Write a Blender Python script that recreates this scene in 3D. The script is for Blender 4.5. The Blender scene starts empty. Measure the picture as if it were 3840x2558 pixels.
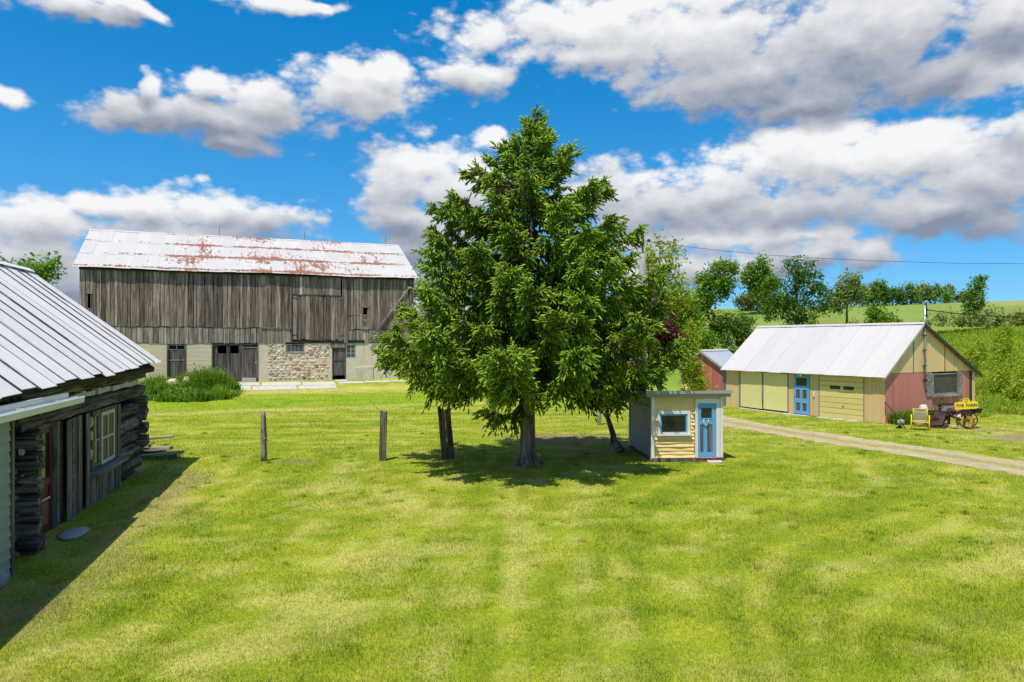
import bpy, bmesh, math, random
import numpy as np
from mathutils import Vector, Matrix

R = math.radians
random.seed(7)
rng = np.random.default_rng(11)
SC = bpy.context.scene
COL = SC.collection

# ------------------------------------------------------------------ camera
cam_data = bpy.data.cameras.new('camera')
cam = bpy.data.objects.new('camera', cam_data)
COL.objects.link(cam)
cam.location = (0, 0, 3.8)
cam.rotation_euler = (R(90), 0, 0)
cam_data.sensor_width = 36
cam_data.lens = 25.0
cam_data.clip_start = 0.1
cam_data.clip_end = 3000
SC.camera = cam

# ------------------------------------------------------------------ sun, view
SUN_EL = 66.0
SUN_H = Vector((-0.45, -0.893)).normalized()          # horizontal direction towards the sun
SUN_DIR = Vector((SUN_H.x * math.cos(R(SUN_EL)), SUN_H.y * math.cos(R(SUN_EL)), math.sin(R(SUN_EL))))
sd = bpy.data.lights.new('sun', 'SUN')
sd.energy = 4.0
sd.angle = R(0.53)
sd.color = (1.0, 0.945, 0.85)
sun = bpy.data.objects.new('sun', sd)
COL.objects.link(sun)
sun.rotation_euler = SUN_DIR.to_track_quat('Z', 'Y').to_euler()
sun.location = (0, 0, 60)
SC.view_settings.view_transform = 'Standard'
SC.view_settings.look = 'None'
SC.view_settings.exposure = 0.5
SC.view_settings.gamma = 1.0
SC.view_settings.use_curve_mapping = False
SC.cycles.max_bounces = 6
SC.cycles.transparent_max_bounces = 8
SC.cycles.diffuse_bounces = 3
SC.cycles.use_denoising = True


class NT:
    """small wrapper for building node trees"""
    def __init__(s, tree):
        s.t = tree

    def n(s, typ, ins=None, **props):
        nd = s.t.nodes.new(typ)
        for k, v in props.items():
            setattr(nd, k, v)
        for k, v in (ins or {}).items():
            sock = nd.inputs[k]
            if isinstance(v, bpy.types.NodeSocket):
                s.t.links.new(v, sock)
            else:
                sock.default_value = v
        return nd

    def math(s, op, a, b=0.0, c=0.0, clamp=False):
        return s.n('ShaderNodeMath', {0: a, 1: b, 2: c}, operation=op, use_clamp=clamp).outputs[0]

    def vmath(s, op, a, b=(0, 0, 0), c=(0, 0, 0)):
        nd = s.n('ShaderNodeVectorMath', {0: a, 1: b, 2: c}, operation=op)
        return nd.outputs['Value'] if op in ('LENGTH', 'DOT_PRODUCT', 'DISTANCE') else nd.outputs[0]

    def mix(s, fac, a, b, blend='MIX'):
        nd = s.n('ShaderNodeMix', data_type='RGBA', blend_type=blend)
        for i, v in ((0, fac), (6, a), (7, b)):
            if isinstance(v, bpy.types.NodeSocket):
                s.t.links.new(v, nd.inputs[i])
            else:
                nd.inputs[i].default_value = (*v, 1) if i and len(v) == 3 else v
        return nd.outputs[2]

    def noise(s, vec, scale, detail=4.0, rough=0.55, dist=0.0):
        return s.n('ShaderNodeTexNoise', {'Vector': vec, 'Scale': scale, 'Detail': detail, 'Roughness': rough, 'Distortion': dist})

    def step(s, x, lo, hi):
        return s.n('ShaderNodeMapRange', {0: x, 1: lo, 2: hi}, interpolation_type='SMOOTHSTEP').outputs[0]

    def scale(s, vec, sc):
        return s.vmath('MULTIPLY', vec, sc)


# ------------------------------------------------------------------ world: sky with cumulus clouds by direction
world = bpy.data.worlds.new('World')
SC.world = world
world.use_nodes = True
wt = world.node_tree
wt.nodes.clear()
W = NT(wt)
sky = W.n('ShaderNodeTexSky', sky_type='NISHITA', sun_disc=False)
sky.sun_elevation = R(SUN_EL)
sky.sun_rotation = math.atan2(SUN_H.x, SUN_H.y)
sky.air_density = 1.0
sky.dust_density = 0.4
sky.ozone_density = 2.2
SKY_STRENGTH = 0.15
gen = W.n('ShaderNodeTexCoord').outputs['Generated']
sep = W.n('ShaderNodeSeparateXYZ', {0: gen})
# clear, dry air: the pale band at the horizon stays narrow
W.t.links.new(W.vmath('NORMALIZE', W.n('ShaderNodeCombineXYZ', {0: sep.outputs[0], 1: sep.outputs[1], 2: W.math('MULTIPLY_ADD', W.math('MAXIMUM', sep.outputs[2], 0.0), 0.80, 0.11)}).outputs[0]), sky.inputs[0])
az = W.math('ARCTAN2', sep.outputs[0], sep.outputs[1])
el = W.math('ARCSINE', sep.outputs[2])
AE = W.n('ShaderNodeCombineXYZ', {0: az, 1: el}).outputs[0]
# each cloud lobe: azimuth, elevation, half width, half height in degrees
LOBES = [(5.3, 23.8, 9.6, 2.2), (-1.6, 23.3, 2.8, 1.2), (15.2, 22.3, 10.7, 3.2), (19.3, 19.7, 10.2, 2.6), (25.6, 20.4, 9.4, 4.2), (32.3, 17.6, 6.5, 2.0), (22.7, 17.2, 4.8, 1.6), (35.0, 20.5, 4.7, 3.0), (6.0, 21.8, 7.9, 1.3), (23.9, 25.3, 20.1, 2.4),
         (23.9, 12.9, 8.8, 2.9), (29.7, 13.0, 6.3, 2.5), (34.2, 11.0, 6.0, 2.9), (16.5, 11.4, 6.1, 2.7), (11.8, 10.5, 4.7, 2.3), (20.9, 9.7, 10.0, 2.3), (30.8, 9.2, 8.5, 1.8), (35.3, 13.9, 1.6, 1.6), (13.5, 8.1, 7.9, 1.1), (20.9, 7.9, 6.7, 1.2),
         (23.6, 6.5, 5.3, 1.5), (26.9, 6.4, 2.8, 1.5), (18.4, 5.7, 4.4, 1.4), (13.8, 5.2, 2.6, 1.4), (-8.1, 12.6, 4.3, 2.6), (-4.1, 12.2, 4.5, 2.7), (-7.6, 9.3, 4.5, 1.6), (-6.2, 7.6, 4.1, 1.2), (-1.3, 15.5, 1.8, 0.9), (7.8, 12.1, 3.1, 2.0),
         (-7.0, 5.3, 2.8, 1.0), (-18.8, 17.6, 5.6, 2.0), (-13.3, 18.9, 6.0, 2.1), (-10.3, 20.0, 2.4, 1.5), (-23.1, 16.2, 6.5, 1.7), (-28.5, 15.7, 3.2, 1.3), (-21.3, 14.7, 3.6, 1.0), (-27.2, 17.3, 0.9, 1.1), (-23.4, 18.3, 1.8, 0.9), (-3.2, 20.4, 3.3, 1.4),
         (-26.8, 9.7, 3.3, 1.7), (-22.5, 9.6, 4.8, 1.7), (-19.4, 8.9, 3.7, 1.5), (-29.6, 9.7, 2.1, 1.0), (-24.8, 7.9, 7.2, 1.4), (-33.9, 7.8, 3.4, 1.8), (-34.3, 5.6, 4.3, 2.0), (-32.6, 3.9, 4.0, 1.8), (-33.1, 21.4, 2.9, 0.9),
         (-28.2, 22.2, 3.0, 0.5), (-29.9, 21.4, 1.8, 0.6), (-18.2, 24.4, 4.4, 0.7), (-15.3, 24.5, 2.0, 0.5), (-34.7, 15.8, 1.5, 0.5),
         (-33.0, 2.0, 4.5, 2.2), (-24.0, 5.5, 8.0, 1.8), (-7.0, 3.0, 4.0, 1.6), (11.0, 5.5, 5.0, 1.5), (13.0, 3.2, 4.0, 1.2)]
# thin lobes far from opaque
wn = W.noise(gen, 9.0, 3.0, 0.55)
warp = W.vmath('MULTIPLY', W.vmath('SUBTRACT', wn.outputs['Color'], (0.5, 0.5, 0.5)), (0.075, 0.05, 0))
dnz = W.scale(gen, (1, 1, 1.7))
lowf = W.noise(W.scale(gen, (1, 1, 2.2)), 2.6, 3.0, 0.5).outputs['Fac']
# sky beyond the photographed sector goes on with clouds of the same cover
outside = W.math('MAXIMUM', W.step(W.math('ABSOLUTE', az), R(40), R(52)), W.step(el, R(27), R(33)))
extra = W.math('MULTIPLY', W.math('SUBTRACT', lowf, 0.50), 4.5)
extra = W.math('SUBTRACT', extra, W.math('MULTIPLY', W.math('SUBTRACT', 1.0, outside), 4.0))


def cloud_density(shift):
    p = W.vmath('ADD', AE, warp)
    nv = dnz
    if shift:
        p = W.vmath('ADD', p, (0, shift, 0))
        nv = W.vmath('ADD', dnz, (0, 0, shift * 1.7))
    m = None
    for a, e, ra, re in LOBES:
        ia, ie = 1 / R(ra * 1.25), 1 / R(re * 1.30)
        q = W.vmath('MULTIPLY_ADD', p, (ia, ie, 0), (-R(a) * ia, -R(e) * ie, 0))
        l = W.vmath('LENGTH', q)
        m = l if m is None else W.math('SMOOTH_MIN', m, l, 0.2)
    m = W.math('SUBTRACT', 1.0, m)
    m = W.math('MAXIMUM', m, extra)
    n1 = W.noise(nv, 8.5, 10.0, 0.57, 0.25).outputs['Fac']
    vo = W.n('ShaderNodeTexVoronoi', {'Vector': nv, 'Scale': 26.0, 'Detail': 3.0, 'Roughness': 0.55, 'Smoothness': 0.5}, feature='SMOOTH_F1').outputs['Distance']
    n = W.math('SUBTRACT', W.math('MULTIPLY', W.math('SUBTRACT', n1, 0.5), 1.9), W.math('MULTIPLY', W.math('SUBTRACT', vo, 0.36), 0.75))
    return W.math('ADD', W.math('ADD', W.math('MULTIPLY', m, 1.25), 0.27), n), n1, m


d0, nA, m0 = cloud_density(0)
d1, nB, m1 = cloud_density(0.016)
alpha = W.step(d0, -0.22, 0.46)
# whole cloud bodies: sunlit crowns, grey bases
BODIES = [(20, 20.8, 23, 5.5), (26, 11.0, 15, 4.6), (21, 6.4, 9, 2.2), (-6, 10.8, 8, 5.5), (-17, 17.6, 14, 4.2), (-24, 9.0, 11, 3.2), (-33, 6.5, 8, 4.2), (-3, 20.4, 5, 2.2), (-30, 22, 7, 2.0), (36, 14.5, 4, 3)]
sw = sv = None
pw_ = W.vmath('ADD', AE, W.vmath('MULTIPLY', warp, (1.6, 1.6, 0)))
for a, e, ra, re in BODIES:
    q = W.vmath('MULTIPLY_ADD', pw_, (1 / R(ra), 1 / R(re), 0), (-R(a) / R(ra), -R(e) / R(re), 0))
    w_ = W.math('POWER', W.math('MAXIMUM', W.math('SUBTRACT', 1.35, W.vmath('LENGTH', q)), 0.001), 2.0)
    v_ = W.math('MULTIPLY', w_, W.n('ShaderNodeSeparateXYZ', {0: q}).outputs[1])
    sw = w_ if sw is None else W.math('ADD', sw, w_)
    sv = v_ if sv is None else W.math('ADD', sv, v_)
body = W.math('DIVIDE', sv, W.math('ADD', sw, 0.02))
lit = W.math('MULTIPLY', W.math('SUBTRACT', d0, d1), 0.33)
lit = W.math('ADD', lit, W.math('MULTIPLY', W.math('SUBTRACT', m0, m1), 0.30))
lit = W.math('ADD', lit, W.math('MULTIPLY', body, 0.68))
lit = W.math('ADD', W.math('ADD', lit, 0.55), W.math('MULTIPLY', W.math('SUBTRACT', nA, 0.5), 0.35))
lit = W.math('SUBTRACT', lit, W.math('MULTIPLY', W.step(d0, 0.25, 1.2), 0.16))
lit = W.math('MULTIPLY_ADD', lit, 0.86, 0.07)
ccol = W.n('ShaderNodeValToRGB', {0: lit})
cr = ccol.color_ramp
cr.elements[0].position = 0.0
cr.elements[0].color = (0.25, 0.29, 0.38, 1)
cr.elements[1].position = 0.92
cr.elements[1].color = (0.93, 0.93, 0.93, 1)
e_ = cr.elements.new(0.48)
e_.color = (0.56, 0.58, 0.63, 1)
skycol = W.n('ShaderNodeHueSaturation', {'Hue': 0.495, 'Saturation': 1.50, 'Value': 0.79, 'Color': sky.outputs[0]}).outputs[0]
skyb = W.n('ShaderNodeBackground', {0: skycol, 1: SKY_STRENGTH})
cloudb = W.n('ShaderNodeBackground', {0: ccol.outputs[0], 1: 0.72})
above = W.step(el, R(-1.0), R(1.0))
mixs = W.n('ShaderNodeMixShader', {0: W.math('MULTIPLY', alpha, W.math('MULTIPLY', above, 0.97)), 1: skyb.outputs[0], 2: cloudb.outputs[0]})
W.n('ShaderNodeOutputWorld', {0: mixs.outputs[0]})
world.cycles.sampling_method = 'MANUAL'
world.cycles.sample_map_resolution = 512


# ------------------------------------------------------------------ object helpers
def tag(o, label=None, cat=None, group=None, kind=None):
    if label: o['label'] = label
    if cat: o['category'] = cat
    if group: o['group'] = group
    if kind: o['kind'] = kind
    return o


def thing(name, label, cat, loc=(0, 0, 0), rz=0.0, group=None):
    o = bpy.data.objects.new(name, None)
    o.empty_display_size = 0.2
    COL.objects.link(o)
    o.location = loc
    o.rotation_euler = (0, 0, rz)
    return tag(o, label, cat, group)


class MB:
    """collects simple shapes and links them as one mesh object"""
    def __init__(s):
        s.v, s.f = [], []

    def add(s, vs, fs):
        b = len(s.v)
        s.v += [tuple(v) for v in vs]
        s.f += [tuple(i + b for i in f) for f in fs]
        return s

    def box(s, x0, x1, y0, y1, z0, z1, j=0.0):
        vs = [(x, y, z) for z in (z0, z1) for y in (y0, y1) for x in (x0, x1)]
        if j:
            vs = [tuple(c + random.uniform(-j, j) for c in v) for v in vs]
        return s.add(vs, [(0, 2, 3, 1), (4, 5, 7, 6), (0, 1, 5, 4), (2, 6, 7, 3), (0, 4, 6, 2), (1, 3, 7, 5)])

    def prism(s, poly, a0, a1, plane='xz'):
        """extrude a polygon: 'xz' along y, 'yz' along x, 'xy' along z"""
        n = len(poly)
        def P(p, a):
            return {'xz': (p[0], a, p[1]), 'yz': (a, p[0], p[1]), 'xy': (p[0], p[1], a)}[plane]
        vs = [P(p, a0) for p in poly] + [P(p, a1) for p in poly]
        fs = [tuple(range(n)), tuple(range(2 * n - 1, n - 1, -1))]
        fs += [(i, i + n, (i + 1) % n + n, (i + 1) % n) for i in range(n)]
        return s.add(vs, fs)

    def tube(s, pts, rad, n=8, cap=True):
        pts = [Vector(p) for p in pts]
        if not hasattr(rad, '__len__'): rad = [rad] * len(pts)
        b = len(s.v)
        up = Vector((0.13, 0.21, 0.97))
        for i, p in enumerate(pts):
            d = (pts[min(i + 1, len(pts) - 1)] - pts[max(i - 1, 0)])
            d = d.normalized() if d.length > 1e-9 else Vector((0, 0, 1))
            a = d.cross(up if abs(d.dot(up)) < 0.95 else Vector((1, 0, 0))).normalized()
            c = d.cross(a)
            for k in range(n):
                t = 2 * math.pi * k / n
                s.v.append(tuple(p + (a * math.cos(t) + c * math.sin(t)) * rad[i]))
        m = len(pts)
        for i in range(m - 1):
            for k in range(n):
                k2 = (k + 1) % n
                s.f.append((b + i * n + k, b + i * n + k2, b + (i + 1) * n + k2, b + (i + 1) * n + k))
        if cap:
            s.f.append(tuple(b + k for k in range(n - 1, -1, -1)))
            s.f.append(tuple(b + (m - 1) * n + k for k in range(n)))
        return s

    def beam(s, p, q, w, h=None, up=(0, 0, 1)):
        """a square bar from p to q"""
        p, q = Vector(p), Vector(q)
        h = h or w
        d = (q - p).normalized()
        u = Vector(up)
        a = d.cross(u if abs(d.dot(u)) < 0.98 else Vector((1, 0, 0))).normalized()
        c = a.cross(d)
        vs = []
        for e in (p, q):
            for sa, sc in ((-1, -1), (1, -1), (1, 1), (-1, 1)):
                vs.append(e + a * sa * w / 2 + c * sc * h / 2)
        return s.add(vs, [(3, 2, 1, 0), (4, 5, 6, 7), (0, 1, 5, 4), (1, 2, 6, 5), (2, 3, 7, 6), (3, 0, 4, 7)])

    def blob(s, c, r, n=8, m=5, j=0.12, power=0.8):
        """rounded irregular stone"""
        b = len(s.v)
        c = Vector(c)
        jit = lambda: 1 + random.uniform(-j, j)
        s.v.append(tuple(c + Vector((0, 0, -r[2]))))
        for i in range(1, m):
            ph = -math.pi / 2 + math.pi * i / m
            for k in range(n):
                t = 2 * math.pi * k / n
                x, y, z = math.cos(ph) * math.cos(t), math.cos(ph) * math.sin(t), math.sin(ph)
                q = jit()
                sg = lambda w: math.copysign(abs(w) ** power, w)
                s.v.append((c.x + sg(x) * r[0] * q, c.y + sg(y) * r[1] * q, c.z + sg(z) * r[2] * q))
        s.v.append(tuple(c + Vector((0, 0, r[2]))))
        for k in range(n):
            k2 = (k + 1) % n
            s.f.append((b, b + 1 + k2, b + 1 + k))
            for i in range(m - 2):
                s.f.append((b + 1 + i * n + k, b + 1 + i * n + k2, b + 1 + (i + 1) * n + k2, b + 1 + (i + 1) * n + k))
            s.f.append((b + 1 + (m - 2) * n + k, b + 1 + (m - 2) * n + k2, b + 1 + (m - 1) * n))
        return s

    def build(s, name, mat, parent=None, smooth=False, label=None):
        me = bpy.data.meshes.new(name)
        me.from_pydata(s.v, [], s.f)
        if smooth:
            me.polygons.foreach_set('use_smooth', [True] * len(me.polygons))
        if mat: me.materials.append(mat)
        o = bpy.data.objects.new(name, me)
        COL.objects.link(o)
        if parent: o.parent = parent
        if label: o['label'] = label
        return o


def box(name, mat, parent, *a, j=0.0):
    return MB().box(*a, j=j).build(name, mat, parent)


def mesh_np(name, V, F, mat, col=None, parent=None, smooth=False):
    """big meshes: V (n,3), F (m,k) all with k corners, optional per-vertex colour"""
    V = np.asarray(V, np.float32); F = np.asarray(F, np.int32)
    me = bpy.data.meshes.new(name)
    me.vertices.add(len(V)); me.vertices.foreach_set('co', V.ravel())
    k = F.shape[1]
    me.loops.add(F.size); me.loops.foreach_set('vertex_index', F.ravel())
    me.polygons.add(len(F))
    me.polygons.foreach_set('loop_start', np.arange(0, F.size, k, dtype=np.int32))
    me.polygons.foreach_set('loop_total', np.full(len(F), k, np.int32))
    if smooth: me.polygons.foreach_set('use_smooth', np.ones(len(F), bool))
    me.update(calc_edges=True)
    if col is not None:
        at = me.color_attributes.new('Col', 'FLOAT_COLOR', 'POINT')
        c = np.ones((len(V), 4), np.float32); c[:, :3] = col
        at.data.foreach_set('color', c.ravel())
    if mat: me.materials.append(mat)
    o = bpy.data.objects.new(name, me)
    COL.objects.link(o)
    if parent: o.parent = parent
    return o


# ------------------------------------------------------------------ value noise for the ground
def vnoise(x, y, seed=0):
    xi, yi = np.floor(x).astype(np.int64), np.floor(y).astype(np.int64)
    fx, fy = x - xi, y - yi
    fx, fy = fx * fx * (3 - 2 * fx), fy * fy * (3 - 2 * fy)
    def h(a, b):
        n = (a * 374761393 + b * 668265263 + seed * 1442695041) & 0xFFFFFFFF
        n = ((n ^ (n >> 13)) * 1274126177) & 0xFFFFFFFF
        return ((n ^ (n >> 16)) & 0xFFFF) / 65535.0
    return (h(xi, yi) * (1 - fx) + h(xi + 1, yi) * fx) * (1 - fy) + (h(xi, yi + 1) * (1 - fx) + h(xi + 1, yi + 1) * fx) * fy


def fbm(x, y, o=4, seed=0):
    t = 0; a = 0.5; s = 0
    for i in range(o):
        t = t + a * vnoise(x * 2 ** i + 17.3 * i, y * 2 ** i - 9.1 * i, seed + i)
        s += a; a *= 0.5
    return t / s


def smooth(x, lo, hi):
    t = np.clip((x - lo) / (hi - lo), 0, 1)
    return t * t * (3 - 2 * t)


def ground_z(X, Y):
    X = np.asarray(X, float); Y = np.asarray(Y, float)
    q = (X + 26.8) * 0.378 - (Y - 44.05) * 0.926           # distance in front of the barn wall
    zl = np.interp(q, [-5, 0, 3, 6, 10, 15, 20], [1.42, 1.38, 0.95, 0.62, 0.32, 0.08, 0.0])
    h = (X - 12) * 0.59 + (Y - 45) * 0.806                 # distance up the field behind the garage
    zr = np.interp(h, [0, 8, 20, 50, 70, 92, 112, 300], [0.0, 0.5, 1.9, 5.8, 8.6, 10.3, 10.5, 10.5])
    k = 0.5
    z = np.logaddexp(zl / k, zr / k) * k - k * math.log(2)
    z = np.where(np.maximum(zl, zr) < 1e-6, 0, np.maximum(z, 0))
    return z + (fbm(X * 0.25, Y * 0.25, 2, 5) - 0.5) * 0.06 * smooth(Y, 4, 12) + (fbm(X * 0.03, Y * 0.03, 2, 9) - 0.5) * 1.6 * smooth(h, 40, 90)


def gz(x, y): return float(ground_z(np.array([x]), np.array([y]))[0])
# ------------------------------------------------------------------ materials
def new_mat(name):
    m = bpy.data.materials.new(name)
    m.use_nodes = True
    m.node_tree.nodes.clear()
    return m, NT(m.node_tree)


def finish(N, color, rough=0.6, bump=None, bump_s=0.4, bump_d=0.01, spec=0.4, metal=0.0):
    ins = {'Base Color': color, 'Roughness': rough, 'Specular IOR Level': spec, 'Metallic': metal}
    if bump is not None:
        ins['Normal'] = N.n('ShaderNodeBump', {'Height': bump, 'Strength': bump_s, 'Distance': bump_d}).outputs[0]
    b = N.n('ShaderNodeBsdfPrincipled', ins)
    N.n('ShaderNodeOutputMaterial', {0: b.outputs[0]})


def c4(c): return (*c, 1)


def per_object(N):
    return N.n('ShaderNodeObjectInfo').outputs['Random']


def wood_mat(name, dark, light, axis='z', grain=18.0, var=0.5, bump=0.5, stain=None, stain_amt=0.0):
    m, N = new_mat(name)
    co = N.n('ShaderNodeTexCoord').outputs['Object']
    rnd = per_object(N)
    off = N.vmath('ADD', co, N.n('ShaderNodeCombineXYZ', {0: N.math('MULTIPLY', rnd, 31.0), 1: N.math('MULTIPLY', rnd, 17.0), 2: N.math('MULTIPLY', rnd, 53.0)}).outputs[0])
    sc = {'z': (1, 1, 0.05), 'x': (0.05, 1, 1), 'y': (1, 0.05, 1)}[axis]
    g = N.noise(N.scale(off, sc), grain, 7.0, 0.65, 0.4).outputs['Fac']
    b = N.noise(N.scale(off, tuple(0.35 + 0.65 * (s > 0.5) for s in sc)), 2.6, 4.0, 0.6).outputs['Fac']
    kn = N.noise(N.scale(off, tuple(0.5 if s < 0.5 else 1.0 for s in sc)), 9.0, 2.0, 0.5).outputs['Fac']
    col = N.mix(N.step(g, 0.34, 0.70), c4(dark), c4(light))
    if stain is not None:
        col = N.mix(N.math('MULTIPLY', N.step(b, 0.5, 0.72), stain_amt), col, c4(stain))
    col = N.mix(N.math('MULTIPLY', N.step(kn, 0.66, 0.72), 0.55), col, c4(tuple(0.4 * c for c in dark)))
    br = N.math('MULTIPLY', N.math('MULTIPLY_ADD', rnd, var, 1.0 - var / 2), N.math('MULTIPLY_ADD', b, 0.7, 0.65))
    col = N.vmath('SCALE', col); N.t.links.new(br, col.node.inputs['Scale'])
    finish(N, col, 0.85, g, bump, 0.02, 0.15)
    return m


def paint_mat(name, color, under=(0.20, 0.17, 0.14), peel=0.25, axis='z', rough=0.55, var=0.12, dirt=0.25):
    m, N = new_mat(name)
    co = N.n('ShaderNodeTexCoord').outputs['Object']
    rnd = per_object(N)
    off = N.vmath('ADD', co, N.n('ShaderNodeCombineXYZ', {0: N.math('MULTIPLY', rnd, 13.0), 1: 0.0, 2: N.math('MULTIPLY', rnd, 7.0)}).outputs[0])
    sc = {'z': (1, 1, 0.16), 'x': (0.16, 1, 1), 'y': (1, 0.16, 1)}[axis]
    g = N.noise(N.scale(off, sc), 26.0, 6.0, 0.7).outputs['Fac']
    b = N.noise(co, 1.7, 5.0, 0.6).outputs['Fac']
    k = N.math('ADD', g, N.math('MULTIPLY', N.math('SUBTRACT', b, 0.5), 0.5))
    hi = 0.86 - peel * 0.5
    col = N.mix(N.math('MULTIPLY', N.math('SUBTRACT', b, 0.25, clamp=True), dirt), c4(color), c4(tuple(0.55 * c + 0.02 for c in color)))
    col = N.mix(N.step(k, hi, hi + 0.06), col, c4(under))
    br = N.math('MULTIPLY', N.math('MULTIPLY_ADD', rnd, var, 1 - var / 2), N.math('MULTIPLY_ADD', g, 0.25, 0.875))
    col = N.vmath('SCALE', col); N.t.links.new(br, col.node.inputs['Scale'])
    finish(N, col, rough, g, 0.25, 0.01, 0.3)
    return m


def plain_mat(name, color, rough=0.6, metal=0.0, noise=0.2, scale=8.0, spec=0.4, bump=0.2):
    m, N = new_mat(name)
    co = N.n('ShaderNodeTexCoord').outputs['Object']
    n = N.noise(co, scale, 5.0, 0.6).outputs['Fac']
    col = N.vmath('SCALE', c4(color)[:3]); N.t.links.new(N.math('MULTIPLY_ADD', n, noise * 2, 1 - noise), col.node.inputs['Scale'])
    finish(N, col, rough, n, bump, 0.01, spec, metal)
    return m


def metal_roof_mat(name, white, rust_amt, rows=0.0, corr=12.0, along='y', rust_col=(0.33, 0.12, 0.06), bias=None):
    """weathered galvanised sheets, corrugation as fine relief, rust by patches and sheet joints"""
    m, N = new_mat(name)
    co = N.n('ShaderNodeTexCoord').outputs['Object']
    sp = N.n('ShaderNodeSeparateXYZ', {0: co})
    rnd = per_object(N)
    big = N.noise(N.scale(co, (1, 0.9, 0.9)), 0.33, 3.0, 0.5).outputs['Fac']
    fine = N.noise(N.scale(co, (1.3, 0.55, 0.55)), 4.6, 8.0, 0.74, 0.5).outputs['Fac']
    streak = N.noise(N.scale(co, (1.0, 0.12, 0.12)), 7.0, 5.0, 0.65).outputs['Fac']
    k = N.math('ADD', N.math('MULTIPLY', big, 0.45), N.math('ADD', N.math('MULTIPLY', fine, 0.55), N.math('MULTIPLY', streak, 0.25)))
    k = N.math('ADD', k, N.math('MULTIPLY', N.math('SUBTRACT', rnd, 0.5), 0.07))
    if rows:
        f = N.math('FRACT', N.math('MULTIPLY', sp.outputs[1], 1.0 / rows))
        near = N.math('ABSOLUTE', N.math('SUBTRACT', f, 0.5))                 # 0.5 at a joint
        k = N.math('ADD', k, N.math('MULTIPLY', N.step(near, 0.36, 0.5), 0.13))
    if bias:
        x0, x1, amt = bias
        k = N.math('ADD', k, N.math('MULTIPLY', N.math('MULTIPLY', N.step(sp.outputs[0], x0 - 4, x0), N.math('SUBTRACT', 1.0, N.step(sp.outputs[0], x1, x1 + 4))), amt))
    thr = 0.86 - rust_amt
    rust = N.step(k, thr, thr + 0.05)
    dirt = N.step(N.math('ADD', N.math('MULTIPLY', streak, 0.7), N.math('MULTIPLY', fine, 0.4)), 0.52, 0.80)
    base = N.mix(N.math('MULTIPLY', dirt, 0.35), c4(white), c4(tuple(c * 0.62 for c in white)))
    vr = N.math('MULTIPLY_ADD', rnd, 0.10, 0.95)
    base = N.vmath('SCALE', base); N.t.links.new(vr, base.node.inputs['Scale'])
    rc = N.mix(fine, c4(rust_col), c4(tuple(min(1, c * 1.5) for c in rust_col)))
    col = N.mix(N.math('MULTIPLY', rust, 0.94), base, rc)
    h = N.math('SINE', N.math('MULTIPLY', sp.outputs[0], 2 * math.pi * corr))
    h = N.math('ADD', N.math('MULTIPLY', h, 0.5), N.math('MULTIPLY', fine, 0.6))
    finish(N, col, 0.55, h, 0.25, 0.012, 0.35)
    return m


def foliage_mat(name, dark, light, transl=0.25, rough=0.55):
    """leaf colours from a per-leaf value stored with the mesh (each leaf keeps its own)"""
    m, N = new_mat(name)
    at = N.n('ShaderNodeAttribute', attribute_name='Col')
    sp = N.n('ShaderNodeSeparateColor', {0: at.outputs['Color']})
    col = N.mix(sp.outputs[0], c4(dark), c4(light))
    col = N.mix(sp.outputs[2], col, (0.17, 0.12, 0.055, 1))          # dead brown sprays
    col = N.vmath('SCALE', col); N.t.links.new(N.math('MULTIPLY_ADD', sp.outputs[1], 0.7, 0.65), col.node.inputs['Scale'])
    p = N.n('ShaderNodeBsdfPrincipled', {'Base Color': col, 'Roughness': rough, 'Specular IOR Level': 0.25})
    tcol = N.mix(1.0, col, (1.15, 1.25, 0.5, 1), 'MULTIPLY')
    t = N.n('ShaderNodeBsdfTranslucent', {0: tcol})
    mx = N.n('ShaderNodeMixShader', {0: transl, 1: p.outputs[0], 2: t.outputs[0]})
    N.n('ShaderNodeOutputMaterial', {0: mx.outputs[0]})
    return m


def attr_mat(name, transl=0.0, rough=0.8, fine=None, bump=0.0):
    """colour stored per vertex (soil, grass kind), broken up by fine noise"""
    m, N = new_mat(name)
    at = N.n('ShaderNodeAttribute', attribute_name='Col').outputs['Color']
    col = at
    hgt = None
    if fine:
        pos = N.n('ShaderNodeNewGeometry').outputs['Position']
        n1 = N.noise(pos, fine, 5.0, 0.7).outputs['Fac']
        n2 = N.noise(N.scale(pos, (1, 1, 1)), fine * 0.12, 4.0, 0.6).outputs['Fac']
        hgt = n1
        col = N.vmath('SCALE', at)
        N.t.links.new(N.math('MULTIPLY', N.math('MULTIPLY_ADD', n1, 1.1, 0.45), N.math('MULTIPLY_ADD', n2, 0.4, 0.8)), col.node.inputs['Scale'])
    ins = {'Base Color': col, 'Roughness': rough, 'Specular IOR Level': 0.12}
    if hgt is not None and bump:
        ins['Normal'] = N.n('ShaderNodeBump', {'Height': hgt, 'Strength': bump, 'Distance': 0.05}).outputs[0]
    p = N.n('ShaderNodeBsdfPrincipled', ins)
    out = p.outputs[0]
    if transl:
        t = N.n('ShaderNodeBsdfTranslucent', {0: col})
        out = N.n('ShaderNodeMixShader', {0: transl, 1: p.outputs[0], 2: t.outputs[0]}).outputs[0]
    N.n('ShaderNodeOutputMaterial', {0: out})
    return m


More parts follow.
